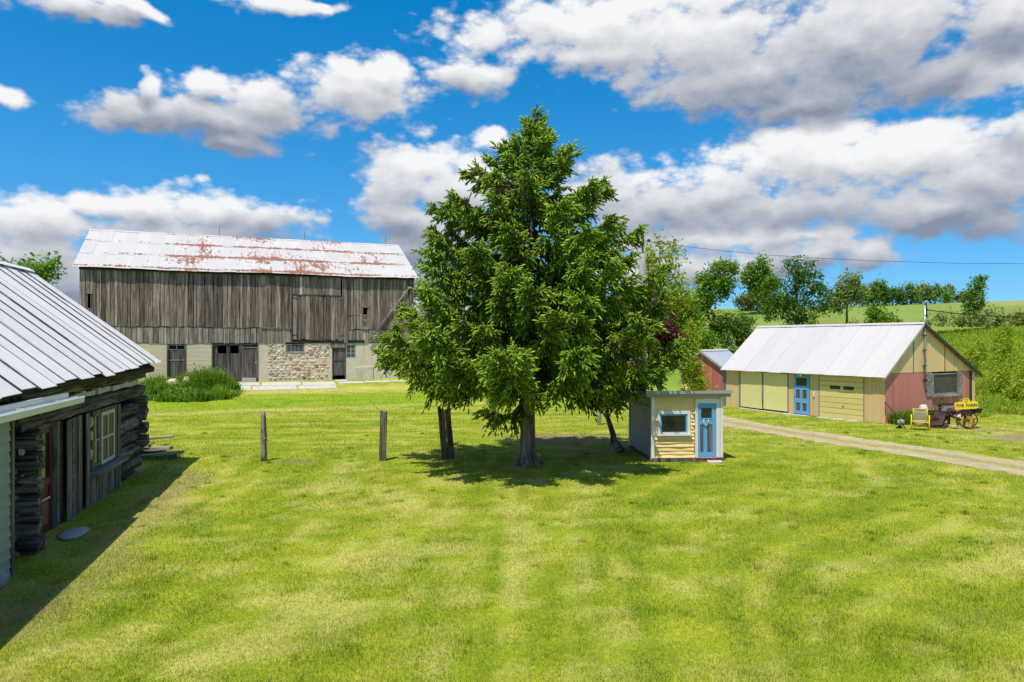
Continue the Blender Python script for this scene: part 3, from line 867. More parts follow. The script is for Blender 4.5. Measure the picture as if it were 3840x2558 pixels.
# ------------------------------------------------------------------ barn
def make_barn():
    T = thing('barn', 'long weathered grey board barn on a stone foundation with a rusting white metal roof', 'barn', (*BARN_P, BARN_Z), ang(BARN_D))
    b0 = -BARN_Z                                   # heights below are world heights minus this
    z = lambda w: w - BARN_Z
    Lw = 21.17
    EY, EZ, RY, RZ = -0.30, z(8.33), 6.0, z(11.55)
    # frame walls that close the building
    slope = (RZ - EZ) / (RY - EY)
    MB().prism([(0.1, 0), (11.9, 0), (11.9, EZ), (RY, RZ - 0.15), (0.1, EZ)], 0.0, 0.15, 'yz').build('end_wall', M['barn_wood'], T)
    MB().prism([(0.1, 0), (11.9, 0), (11.9, EZ), (RY, RZ - 0.15), (0.1, EZ)], Lw - 0.15, Lw, 'yz').build('end_wall', M['barn_wood'], T)
    box('back_wall', M['barn_wood'], T, 0.15, Lw - 0.15, 11.75, 11.9, 0, EZ)
    box('inner_floor', M['dark_wood'], T, 0.15, Lw - 0.15, 0.6, 11.75, z(3.75), z(3.9))
    box('dark_backing', M['black'], T, 0.15, Lw - 0.15, 2.6, 2.7, z(3.9), EZ)  # near-black sheet standing in for the shade inside the barn
    box('dark_backing', M['black'], T, 0.15, Lw - 0.15, 1.6, 1.7, -0.4, z(3.75))  # likewise, painted dark for the shade below the floor
    # timber frame seen through the gaps
    for zz in (3.74, 5.3, 6.98, 8.1):
        box('girt', M['dark_wood'], T, 0.15, Lw - 0.15, 0.03, 0.18, z(zz) - 0.11, z(zz) + 0.11)
    # sill beam, dark, showing under the middle boards
    box('sill_beam', M['dark_wood'], T, 12.60, 17.6, -0.03, 0.02, z(3.64), z(3.87), j=0.01)
    top = lambda x: z(8.27) - slope * 0
    lap = lambda x: z(4.755 - 0.006 * x) + 0.02 * math.sin(x * 1.3)
    # upper cladding
    boards('board', M['barn_wood'], T, 0.0, 12.62, lap, top, (0.17, 0.33), (-0.040, -0.008), 0.022, 0.03, 0.012, skip=[(0.44, 0.60, z(5.85), z(6.74))])
    boards('board', M['barn_wood'], T, 12.64, 13.12, lambda x: z(7.0), top, (0.2, 0.28), (-0.035, -0.008), 0.01, 0.0)
    box('white_batten', M['white_old'], T, 13.14, 13.31, -0.052, -0.02, z(6.98), top(0), j=0.006)
    boards('board', M['barn_wood'], T, 13.33, 15.92, lambda x: z(7.0), top, (0.19, 0.30), (-0.026, -0.002), 0.010, 0.01, 0.006)
    box('batten', M['barn_wood_pale'], T, 16.03, 16.10, -0.055, -0.02, z(6.95), top(0))
    boards('board', M['barn_wood'], T, 16.12, Lw, lambda x: z(4.64) + 0.02 * math.sin(x * 3), top, (0.18, 0.32), (-0.040, -0.008), 0.022, 0.03, 0.012, skip=[(17.50, 17.78, z(4.72), z(6.19))])
    for (a, b, c, d) in ((0.20, 0.455, 5.80, 6.80), (0.60, 0.86, 5.80, 6.80), (17.22, 17.49, 4.68, 6.24), (17.77, 18.06, 4.68, 6.24)):
        box('board', M['barn_wood'], T, a, b, -0.018, -0.003, z(c), z(d), j=0.002)
    # slats low in the square hole and a ledge above it
    for k in range(6):
        box('slat', M['barn_wood'], T, 17.49, 17.80, -0.004 - 0.01 * (k % 2), 0.02, z(4.73) + k * 0.165, z(4.86) + k * 0.165)
    box('ledge', M['barn_wood_pale'], T, 17.44, 17.84, -0.07, -0.03, z(6.19), z(6.25))
    box('ledge', M['dark_wood'], T, 16.36, 17.24, -0.050, -0.036, z(5.585), z(5.625))
    box('ledge', M['barn_wood_pale'], T, 17.42, 17.86, -0.09, -0.03, z(4.64), z(4.71))
    # big sliding leaf of long boards
    d = boards('board', M['barn_wood'], T, 12.66, 16.10, lambda x: z(3.87) + 0.02 * math.sin(x * 9), lambda x: z(6.95), (0.18, 0.34), (-0.066, -0.036), 0.026, 0.05, 0.010)
    box('track_rail', M['dark_wood'], T, 12.62, 16.12, -0.085, -0.066, z(6.945), z(6.985), j=0.006)
    for zz, xa, xb in ((6.72, 12.62, 13.0), (6.66, 15.86, 16.15), (4.15, 15.86, 16.15), (4.18, 12.64, 12.95)):
        box('hinge_bar', M['dark_wood'], T, xa, xb, -0.078, -0.064, z(zz), z(zz + 0.045))
    # lower, paler lap boards
    lowt = lambda x: lap(x) - 0.025
    low = boards('lap_board', M['barn_wood_pale'], T, 0.0, 12.62, lambda x: z(3.66) + 0.025 * math.sin(x * 2.1), lowt, (0.2, 0.38), (-0.014, 0.012), 0.024, 0.05, 0.010)
    boards('lap_board', M['barn_wood_pale'], T, 16.12, 16.40, lambda x: z(3.66), lambda x: z(4.80), (0.3, 0.3), (-0.075, -0.045), 0.01, 0.01)
    boards('lap_board', M['barn_wood_pale'], T, 16.42, Lw, lambda x: z(3.70), lambda x: z(4.615), (0.2, 0.38), (-0.014, 0.012), 0.024, 0.05, 0.010)
    box('lap_rail', M['plank_wood'], T, 10.6, 12.64, -0.075, -0.040, z(4.665), z(4.715))
    # foundation in sections round its openings (wall face at y = 0.02)
    zb, zt = -0.5, z(3.66)
    def found(name, x0, x1, mat, z0=zb, z1=zt):
        return MB().box(x0, x1, 0.02, 0.50, z0, z1).build(name, mat, T)
    found('foundation_wall', 0.0, 4.88, M['concrete'])
    found('foundation_wall', 6.03, 7.55, M['concrete'])
    found('foundation_wall', 10.46, 10.90, M['parging'])
    st = found('stone_wall', 10.90, 12.22, M['mortar'])
    st2 = found('stone_wall', 12.22, 13.45, M['mortar'], zb, z(3.0))
    st3 = found('stone_wall', 13.45, 15.20, M['mortar'])
    found('foundation_wall', 15.20, 15.33, M['parging'])
    found('foundation_wall', 16.28, 16.99, M['parging'], zb, z(2.58))
    found('foundation_wall', 16.99, 18.55, M['parging'])
    found('foundation_wall', 18.55, 19.02, M['parging'], zb, z(2.72))
    found('foundation_wall', 19.02, Lw, M['parging'])
    MB().box(17.0, 18.2, -0.05, 0.018, zb, z(1.95), j=0.03).build('parging_patch', M['parging'], T)
    # fieldstones set in the mortar: irregular courses
    zz = z(1.2)
    wts = [34, 20, 15, 8, 6, 4, 3, 12]
    while zz < z(3.62):
        hh = random.uniform(0.10, 0.15) if random.random() < 0.45 or zz > z(2.7) else random.uniform(0.17, 0.27)
        x = 10.98 + random.uniform(0, 0.15)
        while x < 15.12:
            ww = hh * random.uniform(1.1, 2.6)
            ww = min(max(ww, 0.16), 0.55)
            h2 = hh * random.uniform(0.75, 1.12)
            zc = zz + hh / 2 + random.uniform(-0.02, 0.02)
            if zc + h2 / 2 < z(3.64) and not (x + ww > 12.18 and x < 13.5 and zc + h2 / 2 > z(2.96)) and x + ww < 15.17 and random.random() < 0.93:
                par = st if x + ww / 2 < 12.22 else (st2 if x + ww / 2 < 13.45 else st3)
                mt = random.choices(M['stones'], wts)[0]
                if mt in (M['stones'][0], M['stones'][7]) or random.random() < 0.75:
                    MB().blob((x + ww / 2, 0.02, zc), (ww / 2 * 0.93, random.uniform(0.03, 0.065), h2 / 2 * 0.92), 7, 4, 0.14, 0.72).build('stone', mt, par)
            x += ww + random.uniform(0.012, 0.05)
        zz += hh + 0.012
    # left door with a two-light transom
    y = 0.14
    boards('door_board', M['door_wood'], T, 4.98, 5.94, lambda x: z(1.42), lambda x: z(3.20), (0.16, 0.24), (y - 0.03, y), 0.006, 0.01, 0.004)
    MB().box(4.88, 4.97, 0.0, 0.16, zb, zt).box(5.95, 6.03, 0.0, 0.16, zb, zt).box(4.97, 5.95, 0.02, 0.16, z(3.56), zt).build('door_frame', M['door_wood'], T)
    box('door_rail', M['barn_wood_pale'], T, 4.98, 5.94, y - 0.05, y - 0.031, z(2.53), z(2.59))
    window(T, 4.97, 5.95, z(3.22), z(3.555), y - 0.01, 2, 1, M['white_old'], M['glass'], 0.04, 0.04)
    # timber bay with two dark openings and a plain door
    bay = MB().box(7.55, 7.64, 0.0, 0.2, zb, zt).box(8.46, 8.68, 0.05, 0.2, zb, zt).box(9.22, 9.46, 0.05, 0.2, zb, zt).box(10.40, 10.46, 0.0, 0.2, zb, zt)
    bay.box(7.64, 10.40, 0.06, 0.2, z(3.50), zt).build('bay_frame', M['door_wood'], T)
    boards('bay_board', M['door_wood'], T, 7.64, 8.46, lambda x: z(1.2), lambda x: z(2.97), (0.18, 0.28), (0.10, 0.13), 0.008, 0.01, 0.005)
    boards('bay_board', M['door_wood'], T, 7.64, 7.90, lambda x: z(2.985), lambda x: z(3.5), (0.13, 0.14), (0.10, 0.13), 0.008, 0.0, 0.005)
    boards('bay_board', M['door_wood'], T, 8.68, 9.22, lambda x: z(1.2), lambda x: z(2.97), (0.18, 0.28), (0.10, 0.13), 0.008, 0.01, 0.005)
    dd = boards('plain_door', M['door_wood'], T, 9.50, 10.36, lambda x: z(1.32), lambda x: z(3.34), (0.9, 0.9), (0.07, 0.10), 0.01, 0.0, 0.0)
    MB().box(9.46, 9.50, 0.03, 0.10, z(1.30), z(3.40)).box(10.36, 10.40, 0.03, 0.10, z(1.30), z(3.40)).box(9.50, 10.36, 0.03, 0.10, z(3.35), z(3.40)).build('door_frame', M['barn_wood_pale'], T)
    box('door_handle', M['white_plastic'], dd[0], 10.28, 10.32, 0.03, 0.07, z(2.30), z(2.40))
    box('doorstep', M['slab'], T, 9.42, 10.3, -0.35, 0.02, -0.4, z(1.33), j=0.02)
    # four-light window in the stone wall
    window(T, 12.25, 13.42, z(3.03), z(3.60), 0.06, 4, 1, M['grey_wood_x'], M['glass_blue'], 0.07, 0.05, sill=0.06)
    # right door under a timber lintel
    box('lintel', M['barn_wood_pale'], T, 15.20, 16.30, -0.01, 0.2, z(3.33), z(3.64), j=0.008)
    boards('door_board', M['door_wood'], T, 15.36, 16.24, lambda x: z(1.38), lambda x: z(3.26), (0.18, 0.26), (0.08, 0.11), 0.006, 0.012, 0.004)
    box('door_rail', M['door_wood'], T, 15.36, 16.24, 0.045, 0.078, z(2.42), z(2.54))
    box('rusty_strip', M['rust_orange'], T, 15.36, 16.22, 0.03, 0.07, z(3.27), z(3.315))
    MB().box(15.33, 15.36, 0.0, 0.2, zb, z(3.33)).box(16.24, 16.28, 0.0, 0.2, zb, z(3.33)).build('door_frame', M['door_wood'], T)
    window(T, 16.31, 16.97, z(2.60), z(3.56), 0.08, 2, 3, M['white_old'], M['glass_blue'], 0.05, 0.03)
    window(T, 18.57, 19.0, z(2.75), z(3.45), 0.08, 1, 1, M['white_old'], M['glass'], 0.04, 0.03, sill=0.08)
    box('rusty_strip', M['rust_orange'], T, 18.5, 19.1, 0.0, 0.018, z(2.50), z(2.53))
    box('parging_patch', M['parging'], T, 18.55, 19.02, 0.03, 0.4, z(3.46), zt)
    box('parging_patch', M['parging'], T, 16.29, 16.99, 0.03, 0.4, z(3.57), zt)
    # roof: three courses of sheets on the front, one slab behind, ridge cap
    slope_panels(T, M['barn_roof'], -0.32, Lw + 0.30, 0.78, EY, EZ + 0.03, RY, RZ, rows=3, lift=0.018, eave_j=0.02, dz=lambda x: 0.03 * math.sin(x * 0.6 + 1))
    MB().prism([(RY, RZ), (12.3, EZ), (12.3, EZ - 0.05), (RY, RZ - 0.06)], -0.32, Lw + 0.30, 'yz').build('rear_roof', M['barn_roof'], T)
    MB().prism([(EY + 0.06, EZ - 0.04), (EY + 0.11, EZ - 0.10), (RY, RZ - 0.12), (RY, RZ - 0.05)], 0.0, Lw, 'yz').build('roof_decking', M['dark_wood'], T)
    MB().prism([(RY - 0.18, RZ - 0.06), (RY, RZ + 0.05), (RY + 0.18, RZ - 0.06)], -0.33, Lw + 0.31, 'yz').build('ridge_cap', M['barn_roof'], T)
    for xx in (8.0, 14.1, 20.4):
        rod = MB().tube([(xx, RY, RZ), (xx, RY, RZ + 0.75)], 0.014, 5).blob((xx, RY, RZ + 0.35), (0.035, 0.035, 0.035), 6, 4, 0)
        rod.build('lightning_rod', M['wire'], T)
    MB().tube([(Lw + 0.03, -0.05, EZ), (Lw + 0.04, -0.05, 0.5)], 0.012, 5).build('ground_wire', M['wire'], T)
    return T


barn = make_barn()
# long pole leaning on the barn front
def barn_pt(x, y, z):
    return (BARN_P[0] + BARN_D[0] * x - BARN_D[1] * y, BARN_P[1] + BARN_D[1] * x + BARN_D[0] * y, z)
lp = MB().tube([barn_pt(17.86, -0.16, 3.78), barn_pt(19.3, -0.14, 5.72), barn_pt(20.80, -0.13, 7.68)], [0.06, 0.052, 0.042], 7)
lp.blob(barn_pt(20.80, -0.13, 7.70), (0.07, 0.07, 0.07), 6, 4, 0.05)
tag(lp.build('leaning_pole', M['grey_wood_x'], None, True), 'long pale grey pole slanting across the right end of the barn boards', 'pole')

# paved strip before the barn
pw = bpy.data.objects.new('paved_walk', None); COL.objects.link(pw)
tag(pw, kind='structure')
SLABS = [(8.0, 10.45, -1.5, -0.5), (7.6, 9.9, -3.0, -1.62), (10.6, 13.05, -1.75, -0.55), (9.98, 12.7, -3.2, -1.86), (13.2, 15.35, -2.0, -0.75), (12.82, 15.25, -3.2, -2.1), (15.6, 17.3, -1.6, -0.9), (17.4, 19.2, -1.35, -0.8), (19.3, 21.5, -1.25, -0.75), (15.5, 16.3, -0.72, -0.15)]
for (a, b, c, d) in SLABS:
    n = 10
    pts = []
    for k in range(4):
        p, q = [((a, c), (b, c)), ((b, c), (b, d)), ((b, d), (a, d)), ((a, d), (a, c))][k]
        for i in range(4):
            t = i / 4
            pts.append((p[0] + (q[0] - p[0]) * t + random.uniform(-0.05, 0.05), p[1] + (q[1] - p[1]) * t + random.uniform(-0.05, 0.05)))
    w3 = [barn_pt(x, y, 0) for x, y in pts]
    zs = ground_z(np.array([p[0] for p in w3]), np.array([p[1] for p in w3])) + 0.035
    m = MB(); k = len(w3)
    m.add([(p[0], p[1], zz) for p, zz in zip(w3, zs)] + [(p[0], p[1], zz - 0.15) for p, zz in zip(w3, zs)], [tuple(range(k)), tuple(range(2 * k - 1, k - 1, -1))] + [(i, i + k, (i + 1) % k + k, (i + 1) % k) for i in range(k)])
    m.build('slab', M['slab'], pw)
# ------------------------------------------------------------------ log shed at the left
def rough_bar(x0, x1, y0, y1, z0, z1, j=0.02, n=10, taper=0.0, seg=8):
    """hewn log: ring of points along x with uneven faces"""
    m = MB()
    cy, cz, ry, rz = (y0 + y1) / 2, (z0 + z1) / 2, (y1 - y0) / 2, (z1 - z0) / 2
    sh = [(-1, -0.72), (-1.05, -0.1), (-0.97, 0.62), (-0.55, 0.98), (0.6, 1.0), (1, 0.6), (1, -0.6), (-0.5, -1.0)]
    offs = [[random.uniform(-j, j) for _ in sh] for _ in range(2)]
    for i in range(n + 1):
        t = i / n
        e = 1 - taper * (abs(t - 0.5) * 2) ** 6
        for k, (a, b) in enumerate(sh):
            o = offs[0][k] * (1 - t) + offs[1][k] * t + random.uniform(-j, j) * 0.55
            m.v.append((x0 + (x1 - x0) * t + (random.uniform(-j, j) * 1.5 if i in (0, n) else 0), cy + a * (ry + o) * e, cz + b * (rz + o * 0.8) * e))
    s = len(sh)
    for i in range(n):
        for k in range(s):
            k2 = (k + 1) % s
            m.f.append((i * s + k, (i + 1) * s + k, (i + 1) * s + k2, i * s + k2))
    m.f.append(tuple(range(s))); m.f.append(tuple(n * s + k for k in range(s - 1, -1, -1)))
    return m


def make_shed():
    T = thing('log_shed', 'dark old log shed under white metal sheets with a red door and a white-framed window', 'shed', (*SHED_P, 0), ang(SHED_D))
    X1 = 9.25
    sag = lambda x: -0.021 * (9.9 - x)
    EY, EZ, RY, RZ = -0.42, 3.15, 3.13, 5.88
    # closed shell behind the visible wall
    box('rear_wall', M['log'], T, 0.0, X1, 6.1, 6.3, -0.4, 3.1)
    MB().prism([(0.35, -0.4), (6.1, -0.4), (6.1, 3.1), (RY, RZ - 0.18), (0.35, 3.1)], X1 - 0.30, X1 - 0.05, 'yz').build('gable_wall', M['log'], T)
    MB().prism([(0.35, -0.4), (6.1, -0.4), (6.1, 3.0), (RY, RZ - 0.4), (0.35, 3.0)], -5.0, -4.8, 'yz').build('gable_wall', M['log'], T)
    box('shade_backing', M['black'], T, 0.1, X1 - 0.31, 1.5, 1.6, -0.4, 2.9)  # near-black sheet painted for the shade behind the shed wall
    # wall logs: short courses left of the door, right of the window, long ones above
    zc = -0.25
    for k in range(6):
        h = random.uniform(0.36, 0.42)
        a0 = 0.18 + random.uniform(0, 0.12)
        rough_bar(a0, 1.36 - 0.02 * k + random.uniform(-0.10, 0.04) - (0.0 if k > 2 else 0.10), random.uniform(-0.05, 0.02), 0.32, zc, zc + h - 0.03, 0.028, 8).build('log', M['log'], T)
        # crosswise log end poking out at the near corner
        cm = rough_bar(-0.30, 0.5, 0, 0.30, 0, h * 0.9, 0.03, 4)
        cm.v = [(v[1] + 0.40 + random.uniform(-0.004, 0.004), v[0] - random.uniform(0.0, 0.015), v[2] + zc + 0.17) for v in cm.v]
        cm.f = [tuple(reversed(f)) for f in cm.f]
        if k % 1 == 0: cm.build('log_end', M['log_end'], T)
        x1 = X1 + 0.10 - (0.75 if k == 0 else 0.35 if k == 1 else 0.0) + random.uniform(-0.08, 0.08)
        rough_bar(6.74, x1, random.uniform(-0.07, 0.01), 0.32, zc, zc + h - 0.025, 0.035, 12).build('log', M['log'], T)
        if k > 1:
            cm = rough_bar(-0.22, 0.5, 0, 0.30, 0, h * 0.9, 0.03, 4)
            cm.v = [(v[1] + X1 - 0.32, v[0], v[2] + zc + 0.18) for v in cm.v]
            cm.f = [tuple(reversed(f)) for f in cm.f]
            cm.build('log_end', M['log_end'], T)
        zc += h
    rough_bar(0.35, X1 + 0.12, -0.08, 0.30, 2.16, 2.52, 0.03, 26).build('log', M['log'], T)
    ck = MB()
    n = 34
    for i in range(n):                                # lime chinking, broken
        a = 0.6 + (X1 - 1.1) * i / n; b = a + (X1 - 1.1) / n + 0.01
        hh = 0.05 + 0.05 * random.random() + (0.03 if i > 12 else 0.0)
        if random.random() < 0.1: continue
        ck.box(a, b, -0.055 - 0.02 * random.random(), 0.1, 2.53 + 0.012 * math.sin(i) + 0.012 * (i / n), 2.55 + hh + 0.012 * (i / n))
    o_ = ck.build('chinking', M['chink'], T); o_['kind'] = 'stuff'
    for (a, b, c, d) in ((0.45, 0.60, 1.25, 1.42), (0.95, 1.25, 1.15, 1.24), (0.40, 0.52, 1.75, 1.9), (0.62, 0.78, 0.55, 0.66), (4.34, 4.44, 1.5, 1.72), (4.33, 4.41, 1.05, 1.3), (4.36, 4.42, 1.8, 2.05)):
        MB().blob(((a + b) / 2, -0.05, (c + d) / 2), ((b - a) / 2, 0.05, (d - c) / 2), 7, 4, 0.25).build('chink_patch', M['chink'], T)
    rough_bar(0.3, X1 + 0.15, -0.10, 0.32, 2.68, 3.02, 0.03, 26).build('log', M['log'], T)
    # door: frame, two stiles, glass-dark upper panel, paler lower panel
    door = MB().box(1.55, 1.68, 0.06, 0.11, -0.05, 2.10).box(2.16, 2.30, 0.06, 0.11, -0.05, 2.10).box(1.68, 2.16, 0.06, 0.11, 1.98, 2.10).box(1.68, 2.16, 0.06, 0.11, 0.95, 1.08).box(1.68, 2.16, 0.06, 0.11, -0.05, 0.12).box(1.68, 2.16, 0.085, 0.11, 0.12, 0.95).build('door', M['red_door'], T)
    box('door_panel', M['glass'], door, 1.68, 2.16, 0.085, 0.10, 1.08, 1.98)
    box('door_rail', M['white_old'], door, 1.70, 2.14, 0.045, 0.06, 0.66, 0.70)
    box('door_panel', paint_mat('worn_red_panel', (0.20, 0.06, 0.06), (0.30, 0.24, 0.22), 0.45), door, 1.73, 2.11, 0.066, 0.084, 0.16, 0.62)
    MB().box(1.40, 1.55, 0.0, 0.14, -0.15, 2.16).box(2.30, 2.46, -0.02, 0.14, -0.15, 2.16).box(1.55, 2.30, 0.03, 0.14, 2.10, 2.16).build('door_frame', M['shed_board'], T)
    # upright boards between door and window, missing ones as dark set-back strips painted for the shaded gaps
    for (a, b, y, mt) in ((2.48, 2.78, 0.03, 'dark_wood'), (2.80, 3.02, -0.06, 'shed_board'), (3.03, 3.08, -0.085, 'grey_wood_x'), (3.12, 3.36, -0.05, 'shed_board'), (3.40, 3.56, 0.02, 'dark_wood'), (3.60, 3.84, -0.02, 'shed_board'), (3.90, 4.05, 0.03, 'dark_wood'), (4.08, 4.30, -0.05, 'shed_board')):
        MB().box(a, b, y - 0.015, y + 0.02, -0.28, 2.14 + random.uniform(-0.02, 0.02), j=0.008).build('board', M[mt], T)
    # window: outer boards, two sashes, deep sill
    MB().box(4.45, 4.62, -0.075, 0.05, 0.66, 2.12).box(6.30, 6.46, -0.075, 0.05, 0.66, 2.12).box(6.48, 6.72, -0.095, 0.02, 0.66, 2.15).box(4.45, 6.46, -0.08, 0.05, 2.08, 2.16).build('window_frame', M['shed_board'], T)
    window(T, 4.64, 5.18, 0.80, 2.07, 0.0, 1, 2, M['grey_wood_x'], M['glass'], 0.07, 0.05)
    window(T, 5.18, 6.29, 0.80, 2.07, -0.04, 2, 2, M['white_old'], M['glass_green'], 0.09, 0.045)
    MB().box(4.30, 6.86, -0.26, 0.02, 0.66, 0.76, j=0.008).build('window_sill', M['grey_wood_x'], T)
    boards('board', M['shed_board'], T, 4.34, 6.74, lambda x: -0.33, lambda x: 0.655, (0.30, 0.42), (-0.09, -0.05), 0.02, 0.02, 0.01)
    # roof sheets with dark lapped seams, sagging towards the near end
    slope_panels(T, M['shed_roof'], -5.0, 9.95, 0.74, EY, EZ, RY, RZ, lift=0.035, eave_j=0.07, dz=sag, seam=M['seam'], seam_w=0.05, wj=0.22)
    MB().prism([(RY, RZ - 0.02), (6.75, EZ), (6.75, EZ - 0.05), (RY, RZ - 0.08)], -5.0, 9.95, 'yz').build('rear_roof', M['shed_roof'], T)
    MB().prism([(RY - 0.16, RZ - 0.04), (RY, RZ + 0.07), (RY + 0.16, RZ - 0.04)], -5.0, 9.95, 'yz').build('ridge_cap', M['shed_roof'], T)
    MB().prism([(EY + 0.10, EZ - 0.16), (EY + 0.12, EZ - 0.28), (RY, RZ - 0.30), (RY, RZ - 0.14)], -5.0, 9.6, 'yz').build('roof_decking', M['dark_wood'], T)
    # nearer lean part with grey-green clapboards, white fascia and gutter
    E_ = MB().box(-5.0, -0.80, -0.33, 0.2, -0.4, 2.74).build('extension', M['green_clap'], T)
    clap('clapboard', M['green_clap'], E_, -5.0, -0.84, -0.20, 2.72, 0.17, -0.33, 0.035)
    box('corner_board', M['shed_board'], E_, -0.82, -0.72, -0.375, 0.0, -0.25, 2.74)
    MB().box(-5.0, 1.55, -0.46, -0.40, 2.60, 2.80).build('fascia', M['gutter'], T)
    gt = MB()
    prof = [(-0.475, 2.70), (-0.475, 2.57), (-0.53, 2.545), (-0.60, 2.575), (-0.615, 2.68), (-0.60, 2.70), (-0.59, 2.66), (-0.575, 2.60), (-0.53, 2.57), (-0.49, 2.59), (-0.487, 2.70)]
    gt.prism(prof, -5.0, 2.0, 'yz').build('gutter', M['gutter'], T)
    for xx in (-3.0, -1.0, 0.6):
        box('gutter_strap', M['gutter'], T, xx, xx + 0.03, -0.60, -0.40, 2.705, 2.715)
    return T


shed = make_shed()
def shed_pt(x, y, z):
    return (SHED_P[0] + SHED_D[0] * x - SHED_D[1] * y, SHED_P[1] + SHED_D[1] * x + SHED_D[0] * y, z)
m = MB().blob((0, 0, 0), (0.25, 0.50, 0.045), 14, 6, 0.07, 1.0)
o = m.build('doorstep_stone', M['stones'][4], None, True); o.location = (-8.62, 14.0, 0.02); o.rotation_euler = (0, 0, 0.26)
tag(o, 'flat grey-brown doorstep stone in the grass by the red shed door', 'stone')
o = MB().blob((0, 0, 0.10), (0.17, 0.15, 0.17), 12, 8, 0.05, 1.0).build('boulder', M['stones'][4], None, True); o.location = (-7.95, 10.95, 0.02)
tag(o, 'pale rounded boulder by the green clapboard wall at the left edge', 'stone')

# ------------------------------------------------------------------ garage
def flatten(sub, T):
    """hand the pieces of a turned wall over to the building itself"""
    for c in [o for o in COL.objects if o.parent == sub]:
        c.parent = T; c.location = sub.location.copy(); c.rotation_euler = sub.rotation_euler.copy()
    bpy.data.objects.remove(sub)


def make_garage():
    T = thing('garage', 'long garage with a white metal roof, tan front and faded red gable end', 'garage', (*GAR_P, 0), ang(GAR_D))
    Lx, D = 9.82, 7.17
    RY, RZ, EZ = 2.76, 4.62, 2.30
    fs = (RZ - EZ) / RY
    bs = (RZ - EZ) / (D - RY)
    roof_z = lambda y: EZ + fs * y if y < RY else RZ - bs * (y - RY)
    # shell
    MB().prism([(0.05, -0.3), (D, -0.3), (D, EZ), (RY, RZ - 0.05), (0.05, EZ)], 0.0, 0.12, 'yz').build('end_wall', M['tan_board'], T)
    MB().prism([(0.16, -0.3), (D - 0.04, -0.3), (D - 0.04, EZ - 0.03), (RY, RZ - 0.08), (0.16, EZ - 0.03)], Lx - 0.16, Lx - 0.04, 'yz').build('gable_core', M['dark_wood'], T)
    box('rear_wall', M['tan_board'], T, 0.12, Lx - 0.16, D - 0.15, D - 0.02, -0.3, EZ - 0.03)
    box('front_core', M['dark_wood'], T, 0.12, Lx - 0.16, 0.05, 0.15, -0.3, 2.24)
    # front: tan boards between the openings
    zt = lambda x: 2.26
    for a, b in ((0.02, 1.03), (4.42, 4.76), (5.74, 6.26), (8.75, 9.80)):
        boards('board', M['tan_board'], T, a, b, lambda x: 0.02, zt, (0.19, 0.21), (0.0, 0.045), 0.010, 0.005, 0.002)
    box('header_board', M['tan_board'], T, 1.03, 4.42, -0.012, 0.05, 2.17, 2.27)
    box('header_board', M['tan_board'], T, 4.76, 5.74, 0.0, 0.05, 2.05, 2.27)
    box('header_board', M['tan_board'], T, 6.26, 8.75, -0.008, 0.05, 2.14, 2.27)
    box('corner_board', M['slate_trim'], T, -0.20, 0.01, -0.03, 0.10, 0.02, 2.27)
    box('door_post', M['grey_post'], T, 1.03, 1.15, -0.03, 0.05, 0.05, 2.17)
    box('door_post', M['grey_post'], T, 2.69, 2.78, -0.055, 0.05, 0.62, 2.165)
    box('door_post', M['grey_post'], T, 4.38, 4.42, -0.03, 0.05, 0.04, 2.17)
    # two hung sheets closing the wide opening, slightly out of line
    for (a, b, z0, z1, yy, sl) in ((1.17, 2.685, 0.13, 2.15, -0.035, -0.03), (2.80, 4.37, 0.12, 2.10, -0.04, -0.02)):
        leaf = MB().prism([(a, z0), (b, z0 + sl), (b, z1 + sl), (a, z1)], yy, yy + 0.04).build('hung_door', M['lime_door'], T)
        k = a + 0.26
        while k < b - 0.15:
            box('door_groove', M['lime_door'], leaf, k, k + 0.018, yy - 0.006, yy - 0.001, z0 + 0.02, z1 - 0.05)
            k += 0.30
    box('threshold', M['black'], T, 1.1, 4.42, -0.02, 0.05, -0.1, 0.11)
    # blue panelled door: six openings, the top one wide
    x0, x1, z0, z1, y = 4.78, 5.72, 0.05, 2.03, -0.03
    cols = [(x0, x0 + 0.14), (x0 + 0.40, x0 + 0.54), (x1 - 0.14, x1)]
    dm = MB()
    dm.box(x0, x0 + 0.14, y, y + 0.045, z0, z1).box(x1 - 0.14, x1, y, y + 0.045, z0, z1)
    for a, b in ((z0, 0.22), (0.62, 0.86), (1.30, 1.50), (1.92, z1)):
        dm.box(x0 + 0.14, x1 - 0.14, y + 0.001, y + 0.044, a, b)
    dm.box(5.18, 5.31, y + 0.002, y + 0.043, 0.22, 0.62).box(5.18, 5.31, y + 0.002, y + 0.043, 0.86, 1.30)
    dr = dm.build('blue_door', M['blue_paint'], T)
    box('door_glass', M['glass'], dr, x0 + 0.14, x1 - 0.14, y + 0.02, y + 0.03, 1.50, 1.92)
    for (a, b) in ((x0 + 0.14, 5.18), (5.31, x1 - 0.14)):
        for (c, d) in ((0.22, 0.62), (0.86, 1.30)):
            box('door_panel', M['door_wood'], dr, a, b, y + 0.02, y + 0.03, c, d)
    MB().blob((x0 + 0.06, y - 0.03, 1.0), (0.03, 0.035, 0.03), 7, 5, 0).build('door_knob', M['pipe'], dr)
    # sectional door
    sec = thing('sectional_door', None, None); sec.parent = T
    ph = 2.10 / 8
    for k in range(8):
        z0_ = 0.0 + k * ph
        MB().prism([(0.012, z0_ + 0.008), (-0.012, z0_ + 0.016), (-0.012, z0_ + ph - 0.012), (0.012, z0_ + ph - 0.002), (0.045, z0_ + ph - 0.002), (0.045, z0_ + 0.008)], 6.32, 8.72, 'yz').build('door_section', M['lime_panel'], sec)
    MB().box(6.27, 6.32, -0.02, 0.05, 0.0, 2.14).box(8.72, 8.76, -0.02, 0.05, 0.0, 2.14).build('door_jamb', M['grey_post'], T)
